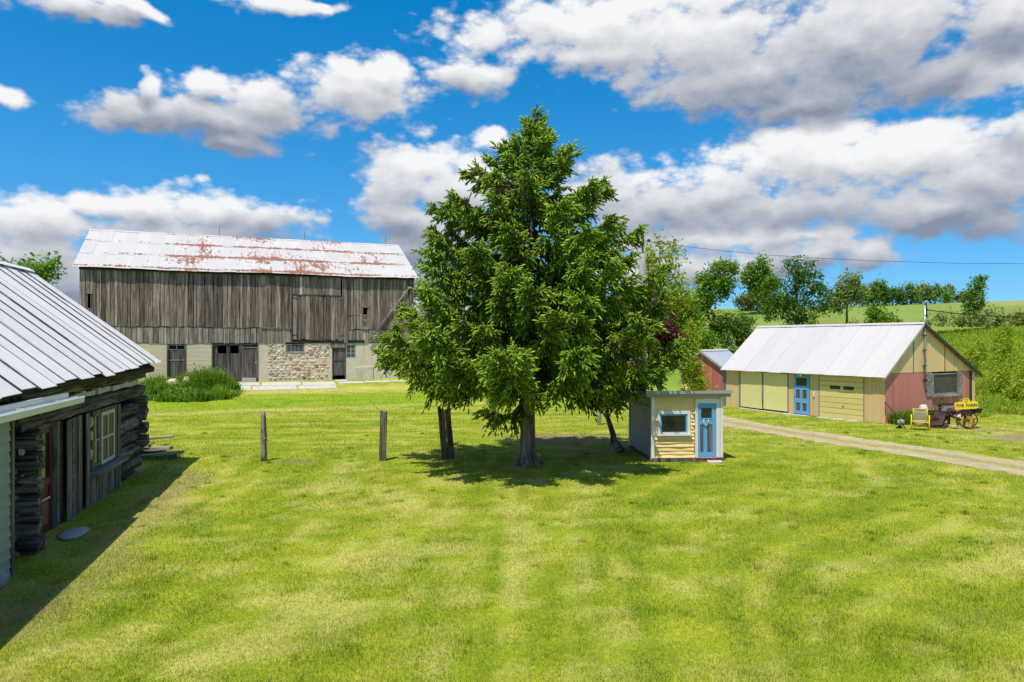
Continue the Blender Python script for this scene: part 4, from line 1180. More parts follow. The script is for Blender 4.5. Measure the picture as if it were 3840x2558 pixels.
    for a in (6.93, 7.67):
        fr = MB()
        pl = [(a + 0.03, 1.455), (a + 0.52, 1.455), (a + 0.55, 1.485), (a + 0.55, 1.585), (a + 0.52, 1.615), (a + 0.03, 1.615), (a, 1.585), (a, 1.485)]
        fr.prism(pl, -0.026, -0.010).build('door_window', M['black'], sec)
        MB().box(a + 0.03, a + 0.52, -0.029, -0.027, 1.475, 1.595).build('pane', M['glass'], sec)
    box('lock', M['wire'], sec, 7.62, 7.68, -0.035, -0.013, 0.60, 0.66)
    # lamps and a box on the front
    for xx, zz in ((5.22, 2.15), (9.72, 2.16)):
        lm = MB().box(xx - 0.04, xx + 0.04, -0.06, -0.002, zz - 0.04, zz + 0.04)
        for sx in (-1, 1):
            lm.tube([(xx + sx * 0.03, -0.07, zz - 0.03), (xx + sx * 0.09, -0.16, zz - 0.10)], [0.03, 0.065], 8)
        lm.build('flood_lamp', M['white_plastic'], T)
    MB().prism([(5.96, 1.02), (6.04, 1.00), (6.05, 1.22), (5.97, 1.24)], -0.06, -0.002).build('switch_box', M['white_plastic'], T)
    # gable end: red boards below, buff boards above
    gp = thing('gable_end', None, None); gp.parent = T; gp.location = (Lx, 0, 0); gp.rotation_euler = (0, 0, R(90))
    # local here: x = depth w, -y outwards along the garage's +x, z up
    def gb(a, b, m_, z0f, z1f, w, yy):
        return boards('board', M[m_], gp, a, b, z0f, z1f, w, yy, 0.010, 0.004, 0.003, skip=None)
    top_red = lambda x: 2.30
    W0, W1, WZ0, WZ1 = 3.58, 5.69, 1.12, 2.23
    gb(0.0, 3.58, 'pink_board', lambda x: -0.1, top_red, (0.22, 0.25), (0.0, 0.035))
    gb(3.58, 5.70, 'pink_board', lambda x: -0.1, lambda x: WZ0 - 0.005, (0.22, 0.25), (0.0, 0.035))
    gb(5.70, 6.74, 'pink_board', lambda x: -0.1, top_red, (0.22, 0.25), (0.0, 0.035))
    box('corner_strip', M['brown_trim'], gp, 6.75, 6.94, -0.02, 0.03, -0.1, 2.29)
    box('corner_strip', M['tan_gable'], gp, 6.95, 7.17, -0.035, 0.03, -0.1, 2.33)
    zg = lambda x: roof_z(min(max(x, 0), D)) - 0.05
    gb(0.05, 7.1, 'tan_gable', lambda x: 2.315, zg, (0.38, 0.44), (-0.006, 0.03))
    for xx, mt in ((2.06, 'slate_trim'), (4.58, 'rust_orange'), (3.35, 'tan_gable'), (5.55, 'tan_gable'), (6.3, 'tan_gable')):
        box('batten', M[mt], gp, xx, xx + 0.05, -0.022, -0.007, 2.32, zg(xx) - 0.04)
    # window with slatted shutters
    window(gp, W0 + 0.02, W1 - 0.02, WZ0 + 0.10, WZ1, 0.0, 1, 1, M['grey_wood_x'], M['glass_green'], 0.055, 0.03, out=0.04)
    box('window_sill', M['grey_wood_x'], gp, W0 - 0.06, W1 + 0.06, -0.10, 0.01, WZ0 - 0.03, WZ0 + 0.09, j=0.006)
    box('window_trim', M['rust_orange'], gp, W1 - 0.145, W1 - 0.085, -0.05, -0.041, WZ0 + 0.16, WZ1 - 0.16)
    for (a, b) in ((3.09, 3.57), (5.71, 6.06)):
        sh = MB().box(a, b, -0.018, -0.001, WZ0, WZ1).build('shutter', M['door_wood'], gp)
        k = 0
        w = b - a
        zz = WZ0 - w * 1.35
        while zz < WZ1 - 0.05:
            # diagonal slat clipped to the shutter
            p = []
            for xx in (a + 0.015, b - 0.015):
                p.append((xx, zz + (xx - a) * 1.35))
            poly = [(p[0][0], p[0][1]), (p[1][0], p[1][1]), (p[1][0], p[1][1] + 0.085), (p[0][0], p[0][1] + 0.085)]
            cl = lambda q: min(max(q, WZ0 + 0.01), WZ1 - 0.01)
            def clip(poly):
                out = []
                for lim, sgn in ((WZ0 + 0.01, 1), (WZ1 - 0.01, -1)):
                    out = []
                    for i in range(len(poly)):
                        A, B = poly[i], poly[(i + 1) % len(poly)]
                        ia, ib = (A[1] - lim) * sgn >= 0, (B[1] - lim) * sgn >= 0
                        if ia: out.append(A)
                        if ia != ib:
                            t = (lim - A[1]) / (B[1] - A[1]); out.append((A[0] + (B[0] - A[0]) * t, lim))
                    poly = out
                    if len(poly) < 3: return []
                return poly
            pc = clip(poly)
            if len(pc) >= 3:
                MB().prism(pc, -0.045, -0.019).build('slat', M['grey_wood_x'], sh)
            zz += 0.135
    # service mast strapped to the gable, through the eave
    ms = MB().tube([(2.87, -0.09, 1.95), (2.87, -0.09, 5.55)], 0.045, 10).tube([(2.87, -0.09, 5.55), (2.87, -0.13, 5.66), (2.80, -0.2, 5.66)], [0.06, 0.07, 0.05], 8)
    mast = ms.build('service_mast', M['pipe'], gp, True)
    MB().box(2.80, 2.94, -0.16, -0.03, 1.86, 1.97).build('junction_box', M['wire'], gp)
    for zz in (2.6, 3.35, 4.05):
        box('mast_strap', M['wire'], gp, 2.79, 2.95, -0.142, -0.01, zz, zz + 0.04)
    lead = MB()
    for s_ in (-1, 0, 1):
        lead.tube([(2.80, -0.2, 5.66), (2.62 + 0.05 * s_, -0.3, 5.40), (2.66, -0.3, 5.12 + 0.05 * s_), (2.83, -0.16, 5.05)], 0.016, 5)
    lead.blob((2.62, -0.3, 5.0), (0.07, 0.07, 0.05), 7, 5, 0.1)
    lead.build('drop_cable', M['wire'], gp)
    MB().blob((2.95, -0.14, 5.28), (0.06, 0.05, 0.05), 7, 5, 0.05).build('insulator', M['wire'], gp)
    flatten(gp, T)
    # roof
    OV = 0.30
    slope_panels(T, M['garage_roof'], -0.12, Lx + 0.14, 0.86, -OV, EZ - fs * OV + 0.09, RY, RZ + 0.05, lift=0.012, eave_j=0.012)
    MB().prism([(RY, RZ + 0.04), (D + 0.42, EZ - bs * 0.42 + 0.05), (D + 0.42, EZ - bs * 0.42 + 0.01), (RY, RZ)], -0.12, Lx + 0.14, 'yz').build('rear_roof', M['garage_roof'], T)
    MB().prism([(RY - 0.16, RZ - 0.02), (RY, RZ + 0.085), (RY + 0.16, RZ)], -0.12, Lx + 0.15, 'yz').build('ridge_cap', M['garage_roof'], T)
    MB().prism([(RY, RZ + 0.035), (D + 0.42, EZ - bs * 0.42 + 0.045), (D + 0.42, EZ - bs * 0.42 - 0.13), (RY, RZ - 0.14)], Lx + 0.141, Lx + 0.17, 'yz').build('verge_board', M['brown_trim'], T)
    MB().prism([(-OV, EZ - fs * OV + 0.075), (RY, RZ + 0.035), (RY, RZ - 0.05), (-OV + 0.02, EZ - fs * OV + 0.0)], Lx + 0.141, Lx + 0.165, 'yz').build('verge_board', M['white_old'], T)
    MB().box(-0.05, Lx + 0.02, -0.03, 0.0, 2.275, 2.33).build('soffit_board', M['tan_board'], T)
    return T


garage = make_garage()
def gar_pt(x, y, z):
    return (GAR_P[0] + GAR_D[0] * x - GAR_D[1] * y, GAR_P[1] + GAR_D[1] * x + GAR_D[0] * y, z)
# broken concrete apron along the garage front
ap = bpy.data.objects.new('garage_apron', None); COL.objects.link(ap); tag(ap, kind='structure')
for (a, b, w) in ((1.2, 2.6, 0.35), (2.65, 4.1, 0.35), (4.2, 5.0, 0.55), (5.05, 5.8, 0.5), (6.3, 7.1, 0.45), (7.2, 7.9, 0.5), (8.0, 8.7, 0.40)):
    p = [gar_pt(a, -0.06, 0), gar_pt(b, -0.06, 0), gar_pt(b - random.uniform(0, 0.15), -w * random.uniform(0.7, 1.0), 0), gar_pt(a + random.uniform(0, 0.15), -w * random.uniform(0.8, 1.0), 0)]
    zz = [gz(q[0], q[1]) + 0.03 for q in p]
    MB().add([(q[0], q[1], h) for q, h in zip(p, zz)] + [(q[0], q[1], h - 0.12) for q, h in zip(p, zz)], [(3, 2, 1, 0), (4, 5, 6, 7), (0, 1, 5, 4), (1, 2, 6, 5), (2, 3, 7, 6), (3, 0, 4, 7)]).build('slab', M['slab'], ap)


# ------------------------------------------------------------------ small red shed behind
def make_red_shed():
    d = (0.8, -0.6)
    P = (11.6 - 0.8 * 1.35, 43.5 + 0.6 * 1.35)
    z0 = gz(11.6, 43.5) - 0.05
    T = thing('red_shed', 'small faded red gabled shed with a grey metal roof behind the garage', 'shed', (*P, z0), ang(d))
    zz = lambda w: w - z0
    Wd, Dp, RZ, EZ = 2.7, 4.2, zz(3.20), zz(2.24)
    roof = lambda x: EZ + (RZ - EZ) * (1 - abs(x - Wd / 2) / (Wd / 2)) - 0.05
    box('side_wall', M['red_shed'], T, Wd - 0.1, Wd, 0.06, Dp, -0.2, EZ - 0.02)
    box('side_wall', M['red_shed'], T, 0.0, 0.1, 0.06, Dp, -0.2, EZ - 0.02)
    MB().prism([(0.1, -0.2), (Wd - 0.1, -0.2), (Wd - 0.1, EZ), (Wd / 2, RZ - 0.1), (0.1, EZ)], Dp - 0.12, Dp).build('rear_wall', M['red_shed'], T)
    boards('board', M['red_shed'], T, 0.72, Wd, lambda x: -0.1, roof, (0.24, 0.30), (0.0, 0.03), 0.010, 0.005, 0.004)
    boards('board', M['red_shed'], T, 0.0, 0.72, lambda x: zz(2.20), roof, (0.24, 0.30), (0.0, 0.03), 0.010, 0.005, 0.004)
    clap('clapboard', M['yellow_clap'], T, 0.06, 0.66, -0.1, zz(1.22), 0.14, 0.02, 0.03)
    MB().box(0.0, 0.06, -0.04, 0.05, -0.1, zz(2.2)).box(0.66, 0.73, -0.04, 0.05, -0.1, zz(2.2)).box(0.06, 0.66, -0.04, 0.05, zz(2.13), zz(2.2)).box(0.06, 0.66, -0.05, 0.05, zz(1.22), zz(1.28)).build('window_frame', M['fascia_grey'], T)
    box('pane', M['glass'], T, 0.06, 0.66, 0.02, 0.03, zz(1.28), zz(2.13))
    for s_ in (0, 1):
        x0, x1 = (-0.22, Wd / 2) if s_ == 0 else (Wd / 2, Wd + 0.22)
        e = EZ - 0.16
        pl = [(x0, e if s_ == 0 else RZ), (x1, RZ if s_ == 0 else e)]
        MB().prism([pl[0], pl[1], (pl[1][0], pl[1][1] + 0.03), (pl[0][0], pl[0][1] + 0.03)], -0.15, Dp + 0.2).build('roof_sheet', M['grey_roof'], T)
        MB().prism([(pl[0][0], pl[0][1] - 0.13), (pl[1][0], pl[1][1] - 0.13), (pl[1][0], pl[1][1] - 0.002), (pl[0][0], pl[0][1] - 0.002)], -0.19, -0.152).build('verge_board', M['fascia_grey'], T)
    MB().prism([(Wd / 2 - 0.14, RZ - 0.02), (Wd / 2 + 0.14, RZ - 0.02), (Wd / 2, RZ + 0.08)], -0.15, Dp + 0.2).build('ridge_cap', M['white_old'], T)
    k = 0.1
    while k < Dp:
        MB().prism([(Wd / 2 + 0.02, RZ + 0.02), (Wd + 0.22, EZ - 0.14), (Wd + 0.22, EZ - 0.105), (Wd / 2 + 0.02, RZ + 0.055)], k, k + 0.03).build('roof_rib', M['grey_roof'], T)
        k += 0.32
    return T


make_red_shed()


# ------------------------------------------------------------------ little hut by the spruce
def make_hut():
    T = thing('hut', 'tiny pale yellow clapboard hut with a blue door under the spruce', 'hut', (*HUT_P, 0), ang(HUT_D))
    Wd, Dp, H = 2.28, 2.9, 2.06
    sk = -0.35                                    # the plan is slightly out of square
    box('wall_core', M['dark_wood'], T, 0.03, Wd - 0.02, 0.05, Dp - 0.03, 0.12, H - 0.34)
    box('base_sill', M['door_wood'], T, -0.03, Wd + 0.02, -0.03, Dp, -0.12, 0.115, j=0.008)
    # front clapboards round window and door
    wx0, wx1, wz0, wz1 = 0.17, 1.22, 0.82, 1.60
    dx0, dx1, dz1 = 1.38, 2.18, 1.98
    clap('clapboard', M['yellow_clap'], T, 0.07, dx0, 0.12, wz0 - 0.02, 0.118, 0.045, 0.034, 0.03)
    clap('clapboard', M['yellow_clap'], T, 0.07, wx0, wz0 - 0.02, wz1, 0.118, 0.045, 0.030)
    clap('clapboard', M['yellow_clap'], T, wx1, dx0, wz0 - 0.02, wz1, 0.118, 0.045, 0.034, 0.03)
    clap('clapboard', M['yellow_clap'], T, 0.07, dx0, wz1, H - 0.02, 0.118, 0.045, 0.030)
    box('header_board', M['yellow_clap'], T, dx0, Wd - 0.1, 0.012, 0.045, dz1, H - 0.02)
    # window: white casing, blue sash
    MB().box(wx0, wx1, -0.012, 0.045, wz1 - 0.10, wz1).box(wx0, wx0 + 0.085, -0.012, 0.045, wz0 + 0.06, wz1 - 0.10).box(wx1 - 0.085, wx1, -0.012, 0.045, wz0 + 0.06, wz1 - 0.10).build('window_casing', M['white_paint'], T)
    MB().box(wx0 - 0.03, wx1 + 0.03, -0.07, 0.045, wz0, wz0 + 0.058).build('window_sill', M['white_paint'], T)
    window(T, wx0 + 0.087, wx1 - 0.087, wz0 + 0.06, wz1 - 0.102, 0.04, 1, 1, M['blue_paint'], M['glass'], 0.05, 0.03, out=0.03)
    box('sash_rail', M['white_old'], T, wx0 + 0.12, wx1 - 0.12, -0.0, 0.008, wz0 + 0.062, wz0 + 0.105)
    # white door casing and corner boards
    MB().box(dx0, dx0 + 0.085, -0.02, 0.045, 0.13, dz1 - 0.15).box(dx1 - 0.115, dx1, -0.02, 0.045, 0.13, dz1 - 0.15).prism([(dx0, dz1 - 0.148), (dx1, dz1 - 0.148), (dx1, dz1 - 0.03), (dx1 - 0.03, dz1), (dx0 + 0.03, dz1), (dx0, dz1 - 0.03)], -0.02, 0.045).build('door_casing', M['white_paint'], T)
    box('corner_board', M['white_paint'], T, -0.035, 0.068, -0.022, 0.05, 0.06, H - 0.02)
    box('corner_board', M['white_paint'], T, dx1 + 0.012, Wd, -0.022, 0.05, 0.12, H - 0.02)
    box('threshold', M['pink_board'], T, dx0 + 0.02, dx1 + 0.01, -0.05, 0.03, 0.10, 0.128)
    # door leaf: frame members, glass, two dark lower panels
    a, b, z0, z1, y = dx0 + 0.09, dx1 - 0.12, 0.135, dz1 - 0.155, 0.0
    dm = MB().box(a, a + 0.075, y, y + 0.04, z0, z1).box(b - 0.11, b, y, y + 0.04, z0, z1)
    dm.box(a + 0.075, b - 0.11, y + 0.001, y + 0.04, z1 - 0.115, z1).box(a + 0.075, b - 0.11, y + 0.001, y + 0.04, 1.16, 1.33).box(a + 0.075, b - 0.11, y + 0.001, y + 0.04, z0, 0.285)
    dm.box(1.655, 1.775, y + 0.002, y + 0.04, 0.285, 1.16)
    dr = dm.build('blue_door', M['blue_paint'], T)
    MB().box(a + 0.075, b - 0.11, y - 0.012, y + 0.02, 1.33, 1.36).box(a + 0.075, b - 0.11, y - 0.012, y + 0.02, z1 - 0.14, z1 - 0.115).box(b - 0.14, b - 0.11, y - 0.012, y + 0.02, 1.36, z1 - 0.14).box(a + 0.075, a + 0.1, y - 0.012, y + 0.02, 1.36, z1 - 0.14).build('glazing_bead', M['blue_paint'], dr)
    box('door_glass', M['glass'], dr, a + 0.075, b - 0.11, y + 0.022, y + 0.03, 1.33, z1 - 0.115)
    for (p, q) in ((a + 0.075, 1.655), (1.775, b - 0.11)):
        box('door_panel', M['door_wood'], dr, p, q, y + 0.015, y + 0.03, 0.285, 1.16)
    hs = MB()
    pts = [(1.66, -0.015, 1.32), (1.655, -0.018, 1.24), (1.675, -0.02, 1.16), (1.72, -0.02, 1.125), (1.77, -0.02, 1.14), (1.80, -0.018, 1.20), (1.805, -0.015, 1.32)]
    hs.tube(pts, 0.020, 7)
    hs.build('horseshoe', M['white_old'], dr, True)
    # left side: slate grey clapboards; right and rear walls
    sd_ = thing('side_wall', None, None); sd_.parent = T; sd_.location = (0.0, Dp, 0); sd_.rotation_euler = (0, 0, R(-90))
    clap('clapboard', M['grey_clap'], sd_, 0.05, Dp - 0.05, 0.12, H - 0.30, 0.16, 0.03, 0.026, 0.01)
    MB().prism([(0.06, H - 0.30), (Dp - 0.06, H - 0.30), (Dp - 0.06, H - 0.03), (0.06, H - 0.315)], 0.0, 0.028).build('gable_board', M['grey_clap'], sd_)
    box('corner_board', M['white_paint'], sd_, -0.02, 0.06, -0.02, 0.04, 0.1, H - 0.33)
    box('corner_board', M['white_paint'], sd_, Dp - 0.075, Dp - 0.045, -0.012, 0.04, 0.1, H - 0.02)
    box('right_wall', M['yellow_clap'], T, Wd - 0.019, Wd, 0.05, Dp, 0.12, H - 0.33)
    box('rear_wall', M['yellow_clap'], T, 0.03, Wd - 0.02, Dp - 0.029, Dp, 0.12, H - 0.33)
    # low mono-pitch roof falling to the back, two fascia steps
    fall = lambda y: -0.105 * max(0.0, y)
    MB().prism([(-0.15, H - 0.018), (0.0, H - 0.018), (Dp + 0.15, H - 0.018 + fall(Dp + 0.15)), (Dp + 0.15, H + 0.085 + fall(Dp + 0.15)), (-0.15, H + 0.085)], -0.22, Wd + 0.20, 'yz').build('fascia', M['fascia_grey'], T)
    MB().prism([(-0.20, H + 0.087), (Dp + 0.2, H + 0.087 + fall(Dp + 0.2)), (Dp + 0.2, H + 0.17 + fall(Dp + 0.2)), (-0.20, H + 0.185)], -0.26, Wd + 0.245, 'yz').build('roof', M['fascia_grey'], T)
    return T


make_hut()
o = MB().box(-0.22, 0.22, -0.13, 0.13, -0.05, 0.035, j=0.02).build('step_stone', M['slab'], None)
o.location = (6.35, 22.28, 0.0)
tag(o, 'small flat pale stone on the grass at the foot of the blue hut door', 'stone')
# ------------------------------------------------------------------ vegetation builders
def leaf_quads(C, size, rng, up=0.5, stretch=1.5):
    """leaf-shaped quads (a kite) at centres C with random turn; returns V, F"""
    n = len(C)
    nrm = rng.normal(size=(n, 3)); nrm[:, 2] = np.abs(nrm[:, 2]) + up
    nrm /= np.linalg.norm(nrm, axis=1, keepdims=True)
    t = rng.normal(size=(n, 3)); t -= (t * nrm).sum(1, keepdims=True) * nrm
    t /= np.linalg.norm(t, axis=1, keepdims=True) + 1e-9
    b = np.cross(nrm, t)
    s = (size * rng.uniform(0.6, 1.3, n))[:, None]
    V = np.stack([C - t * s * stretch * 0.5, C + b * s * 0.42 - t * s * 0.08 * stretch + nrm * s * 0.08, C + t * s * stretch * 0.5 - nrm * s * 0.12, C - b * s * 0.42 - t * s * 0.08 * stretch + nrm * s * 0.08], 1).reshape(-1, 3)
    return V, np.arange(4 * n).reshape(n, 4)


def clump_points(blobs, n, rng, per=26, sig=0.30):
    """leaf positions gathered in clumps spread through the given ellipsoids"""
    w = np.array([b[3] * b[4] * b[5] for b in blobs]) ** 0.67; w /= w.sum()
    nc = max(6, n // per)
    k = rng.choice(len(blobs), nc, p=w)
    B = np.array(blobs)[k]
    d = rng.normal(size=(nc, 3)); d /= np.linalg.norm(d, axis=1, keepdims=True)
    r = rng.uniform(0.25, 1.0, nc) ** 0.55
    cc = B[:, :3] + d * r[:, None] * B[:, 3:6]
    tone = np.clip(0.42 + rng.normal(0, 0.20, nc), 0, 1)
    which = rng.integers(0, nc, n)
    P = cc[which] + rng.normal(0, sig, (n, 3)) * rng.uniform(0.5, 1.4, nc)[which][:, None]
    return P, tone[which], cc


def leafy(name, label, cat, pos, blobs, n, size, mat, trunk=None, group=None, bark='bark_grey', seed=0, per=26, sig=0.30, limbs=10, stretch=1.5):
    """tree or bush: tapered trunk with limbs reaching the leaf clumps + crown of single leaves. blobs relative to pos"""
    r = np.random.default_rng(seed + 100)
    T = thing(name, label, cat, pos, 0, group)
    n = int(n * 1.45)
    P, tone, cc = clump_points(blobs, n, r, per, sig * 0.92)
    P = P[P[:, 2] > 0.02]; tone = tone[:len(P)]
    V, F = leaf_quads(P, size * 0.92, r, 0.5, stretch)
    col = np.zeros((len(V), 3), np.float32)
    col[:, 0] = np.repeat(np.clip(tone + r.normal(0, 0.13, len(P)), 0, 1), 4)
    col[:, 1] = np.repeat(r.uniform(0, 1, len(P)), 4)
    mesh_np('crown' if trunk else 'foliage', V, F, M[mat], col, T)
    rr = random.Random(seed)
    m = MB()
    if trunk:
        rad, pts = trunk
        m.tube(pts, [rad * (1 - 0.75 * i / (len(pts) - 1)) * (1.25 if i == 0 else 1) for i in range(len(pts))], 8)
        base = [Vector(p) for p in pts]
    else:
        base = [Vector((0, 0, -0.1)), Vector((0, 0, 0.3))]; rad = size * 0.25
    for c in (cc[r.permutation(len(cc))[:limbs]]):
        c = Vector(c)
        k = rr.uniform(0.35, 0.95) if trunk else 0.0
        f = k * (len(base) - 1); i = min(int(f), len(base) - 2)
        a = base[i].lerp(base[i + 1], f - i)
        if c.z < a.z - 0.3: continue
        mid = a.lerp(c, 0.5) + Vector((0, 0, 0.12 * (c - a).length))
        m.tube([a, mid, c], [max(0.012, rad * 0.33 * (1 - k * 0.5)), max(0.008, rad * 0.2), 0.006], 5)
    m.build('trunk' if trunk else 'stems', M[bark], T, True)
    return T


def blades(C, h, w, rng, lean=0.5, seg=2):
    """grass or reed blades standing at C (n,3): narrow strips bending over; V, F (triangles), per-blade repeat count"""
    n = len(C)
    a = rng.uniform(0, 2 * np.pi, n); b = a + np.pi / 2 + rng.uniform(-0.5, 0.5, n)
    d = np.stack([np.cos(a), np.sin(a), np.zeros(n)], 1); s = np.stack([np.cos(b), np.sin(b), np.zeros(n)], 1)
    ln = rng.uniform(0.1, 1.0, n)[:, None] * lean
    hh = np.asarray(h).reshape(-1, 1) * np.ones((n, 1)); ww = np.asarray(w).reshape(-1, 1) * np.ones((n, 1))
    up = np.array([0, 0, 1.0])
    if seg == 1:
        V = np.stack([C - s * ww / 2, C + s * ww / 2, C + d * ln * hh + up * hh * np.sqrt(np.maximum(0.1, 1 - ln ** 2 * 0.8))], 1).reshape(-1, 3)
        return V, np.arange(3 * n).reshape(n, 3), 3
    mid = C + d * ln * hh * 0.28 + up * hh * 0.55
    tip = C + d * ln * hh * 0.95 + up * hh * (1 - 0.35 * ln)
    V = np.stack([C - s * ww / 2, C + s * ww / 2, mid + s * ww * 0.4, mid - s * ww * 0.4, tip], 1).reshape(-1, 3)
    i = np.arange(n)[:, None] * 5
    F = np.concatenate([i + np.array([[0, 1, 2]]), i + np.array([[0, 2, 3]]), i + np.array([[3, 2, 4]])], 0)
    return V, F, 5


def grass_patch(name, pts, h, w, mat, tone, parent=None, seed=1, lean=0.6):
    r = np.random.default_rng(seed)
    V, F, k = blades(pts, h, w, r, lean)
    col = np.zeros((len(V), 3), np.float32)
    col[:, 0] = np.repeat(np.clip(tone + r.normal(0, 0.16, len(pts)), 0, 1), k)
    col[:, 1] = np.repeat(r.uniform(0, 1, len(pts)), k)
    return mesh_np(name, V, F, M[mat], col, parent)


# ------------------------------------------------------------------ the big spruce
def make_spruce():
    r = np.random.default_rng(5)
    BX, BY = 0.48, 21.95
    T = thing('spruce_tree', 'big green spruce with a bare lower trunk in the middle of the lawn', 'tree', (BX, BY, 0))
    H = 10.75
    m = MB()
    m.tube([(0, 0, -0.15), (0, 0, 0.12), (0.0, 0.0, 0.5), (0.01, 0, 1.4), (-0.03, 0, 2.6), (-0.10, 0, 4.5), (0.10, 0, 7.2), (0.22, 0, 9.4), (0.27, 0, H)], [0.40, 0.31, 0.245, 0.225, 0.205, 0.16, 0.10, 0.05, 0.012], 14)
    for k in range(6):
        a = 2 * math.pi * k / 6 + 0.3
        m.tube([(0.16 * math.cos(a), 0.16 * math.sin(a), 0.28), (0.36 * math.cos(a), 0.36 * math.sin(a), 0.04), (0.62 * math.cos(a), 0.62 * math.sin(a), -0.06)], [0.10, 0.085, 0.03], 6)
    m.build('trunk', M['bark'], T, True)
    zs = [1.6, 2.4, 3.2, 3.9, 4.6, 5.3, 6.1, 6.9, 7.7, 8.4, 9.1, 9.7, 10.2, 10.7]
    rl = [4.1, 4.75, 4.8, 4.55, 4.15, 3.75, 3.45, 3.2, 2.9, 2.55, 1.95, 1.2, 0.62, 0.25]
    limb = MB()
    SH = []                                        # shoots: start, direction, length, width, tone
    def perp(d):
        v = r.normal(size=3); v -= d * v.dot(d)
        return v / (np.linalg.norm(v) + 1e-9)
    def spray(p, d, ln, droop, tone, fat=1.0):
        """one needled twig with finger-like side shoots all round it"""
        ns_ = max(2, int(ln / 0.070))
        for j in range(ns_ + 1):
            u = j / ns_
            q = p + d * ln * u + np.array([0, 0, -droop * ln * u * u])
            ld = d + np.array([0, 0, -2 * droop * u]); ld /= np.linalg.norm(ld)
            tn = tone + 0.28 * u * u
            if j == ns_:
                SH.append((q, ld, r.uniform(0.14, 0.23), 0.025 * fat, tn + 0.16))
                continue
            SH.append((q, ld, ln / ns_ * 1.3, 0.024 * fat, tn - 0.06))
            for s2 in range(3):
                if r.random() < 0.30: continue
                b = r.uniform(0.5, 0.95)
                sd2 = ld * math.cos(b) + perp(ld) * math.sin(b) + np.array([0, 0, r.uniform(-0.55, 0.10)])
                sd2 /= np.linalg.norm(sd2)
                SH.append((q, sd2, r.uniform(0.10, 0.23), 0.0235 * fat, tn + r.uniform(-0.05, 0.16)))
    nb = 146
    ga = 2.39996
    LOW = [(3.55, -2.75, 4.2, -0.12), (2.55, -1.95, 2.6, -0.38), (3.4, 3.05, 4.5, -0.13), (3.5, -2.35, 3.5, -0.13), (3.3, -2.1, 2.9, -0.15), (3.3, -1.2, 4.3, -0.06), (3.0, -0.6, 3.7, -0.06), (2.8, 0.25, 4.4, -0.08), (3.4, -1.65, 3.8, -0.08)]
    for i in range(nb + len(LOW)):
        low = i >= nb
        if low:
            z, az_, L, t_up = LOW[i - nb]
        else:
            f = (i + 0.5) / nb
            z = 3.08 + 7.37 * f ** 1.08 + r.uniform(-0.15, 0.15)
            az_ = i * ga + r.uniform(-0.4, 0.4)
            t_up = np.interp(z, [2, 4, 7, 9.5, 11], [-0.06, -0.03, 0.10, 0.34, 0.8]) + r.uniform(-0.06, 0.06)
            L0 = np.interp(z + 0.3 * t_up, zs, rl)
            L = min(L0, np.interp(z + L0 * t_up + 0.12, zs, rl)) * r.choice([r.uniform(0.55, 0.8), r.uniform(0.82, 1.0), r.uniform(0.94, 1.04)])
            if z < 5.2 and -1.0 < math.remainder(az_, 2 * math.pi) < -0.1: L *= 0.95
            if z < 5.6 and -0.05 < math.remainder(az_, 2 * math.pi) < 0.9: L *= 1.07
        dr = np.array([math.cos(az_), math.sin(az_), 0.0])
        side = np.array([-math.sin(az_), math.cos(az_), 0.0])
        xo = np.interp(z, [0, 3.0, 4.5, 7.2, 9.4, 11], [0, 0.08, 0.08, 0.1, 0.22, 0.28])
        o = np.array([xo, 0, z])
        swirl = r.uniform(-0.15, 0.15)
        def at(t):
            h_ = t_up * t - 0.16 * math.sin(t * math.pi) * (1 if z < 7 else 0.3) + 0.12 * t ** 3
            return o + dr * L * t + side * L * swirl * t * t + np.array([0, 0, L * h_])
        nseg = 6
        pts = [at(k / nseg) for k in range(nseg + 1)]
        limb.tube(pts, [max(0.008, (0.012 + 0.013 * L) * (1 - 0.88 * k / nseg)) for k in range(nseg + 1)], 5)
        tone_b = r.uniform(-0.08, 0.14)
        # needled branchlets: few near the stem, crowded into a bushy hand at the end
        nt = int(9 + L * 11.5)
        tmin = 0.30 if L > 2.2 else 0.08
        for k in range(nt):
            t = tmin + (1 - tmin) * r.random() ** 0.72
            p = at(t); d1 = at(min(1.02, t + 0.05)) - at(t - 0.02); d1 /= np.linalg.norm(d1)
            sgn = -1 if r.random() < 0.5 else 1
            a = r.uniform(0.45, 1.1)
            mode = r.random()
            zz = r.uniform(-0.22, 0.14) if mode < 0.58 else (r.uniform(-0.95, -0.35) if mode < 0.88 else r.uniform(0.25, 0.7))
            if z > 9: zz = r.uniform(-0.2, 0.7)
            td = d1 * math.cos(a) + side * sgn * math.sin(a) + np.array([0, 0, zz])
            td /= np.linalg.norm(td)
            tl = (0.20 + 0.17 * L * (1 - 0.62 * t)) * r.uniform(0.65, 1.25)
            if mode > 0.88: tl *= 0.55
            tl = min(tl, 0.85)
            dp = r.uniform(0.10, 0.5) if z < 8.5 else r.uniform(-0.2, 0.15)
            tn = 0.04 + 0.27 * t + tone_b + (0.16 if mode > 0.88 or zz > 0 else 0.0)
            if tl > 0.5:                           # long branchlets fork
                limb.tube([p, p + td * tl * 0.5 + np.array([0, 0, -dp * tl * 0.25])], [0.008, 0.005], 4, False)
                for sg in (-1, 1):
                    q = p + td * tl * 0.35 + np.array([0, 0, -dp * tl * 0.12])
                    d2 = td + perp(td) * 0.75; d2 /= np.linalg.norm(d2)
                    spray(q, d2, tl * 0.5, dp, tn)
            spray(p, td, tl, dp, tn)
        spray(at(0.9), (at(1.0) - at(0.9)) / np.linalg.norm(at(1.0) - at(0.9)), 0.15 * L * 0.6 + 0.15, 0.1, 0.40 + tone_b)
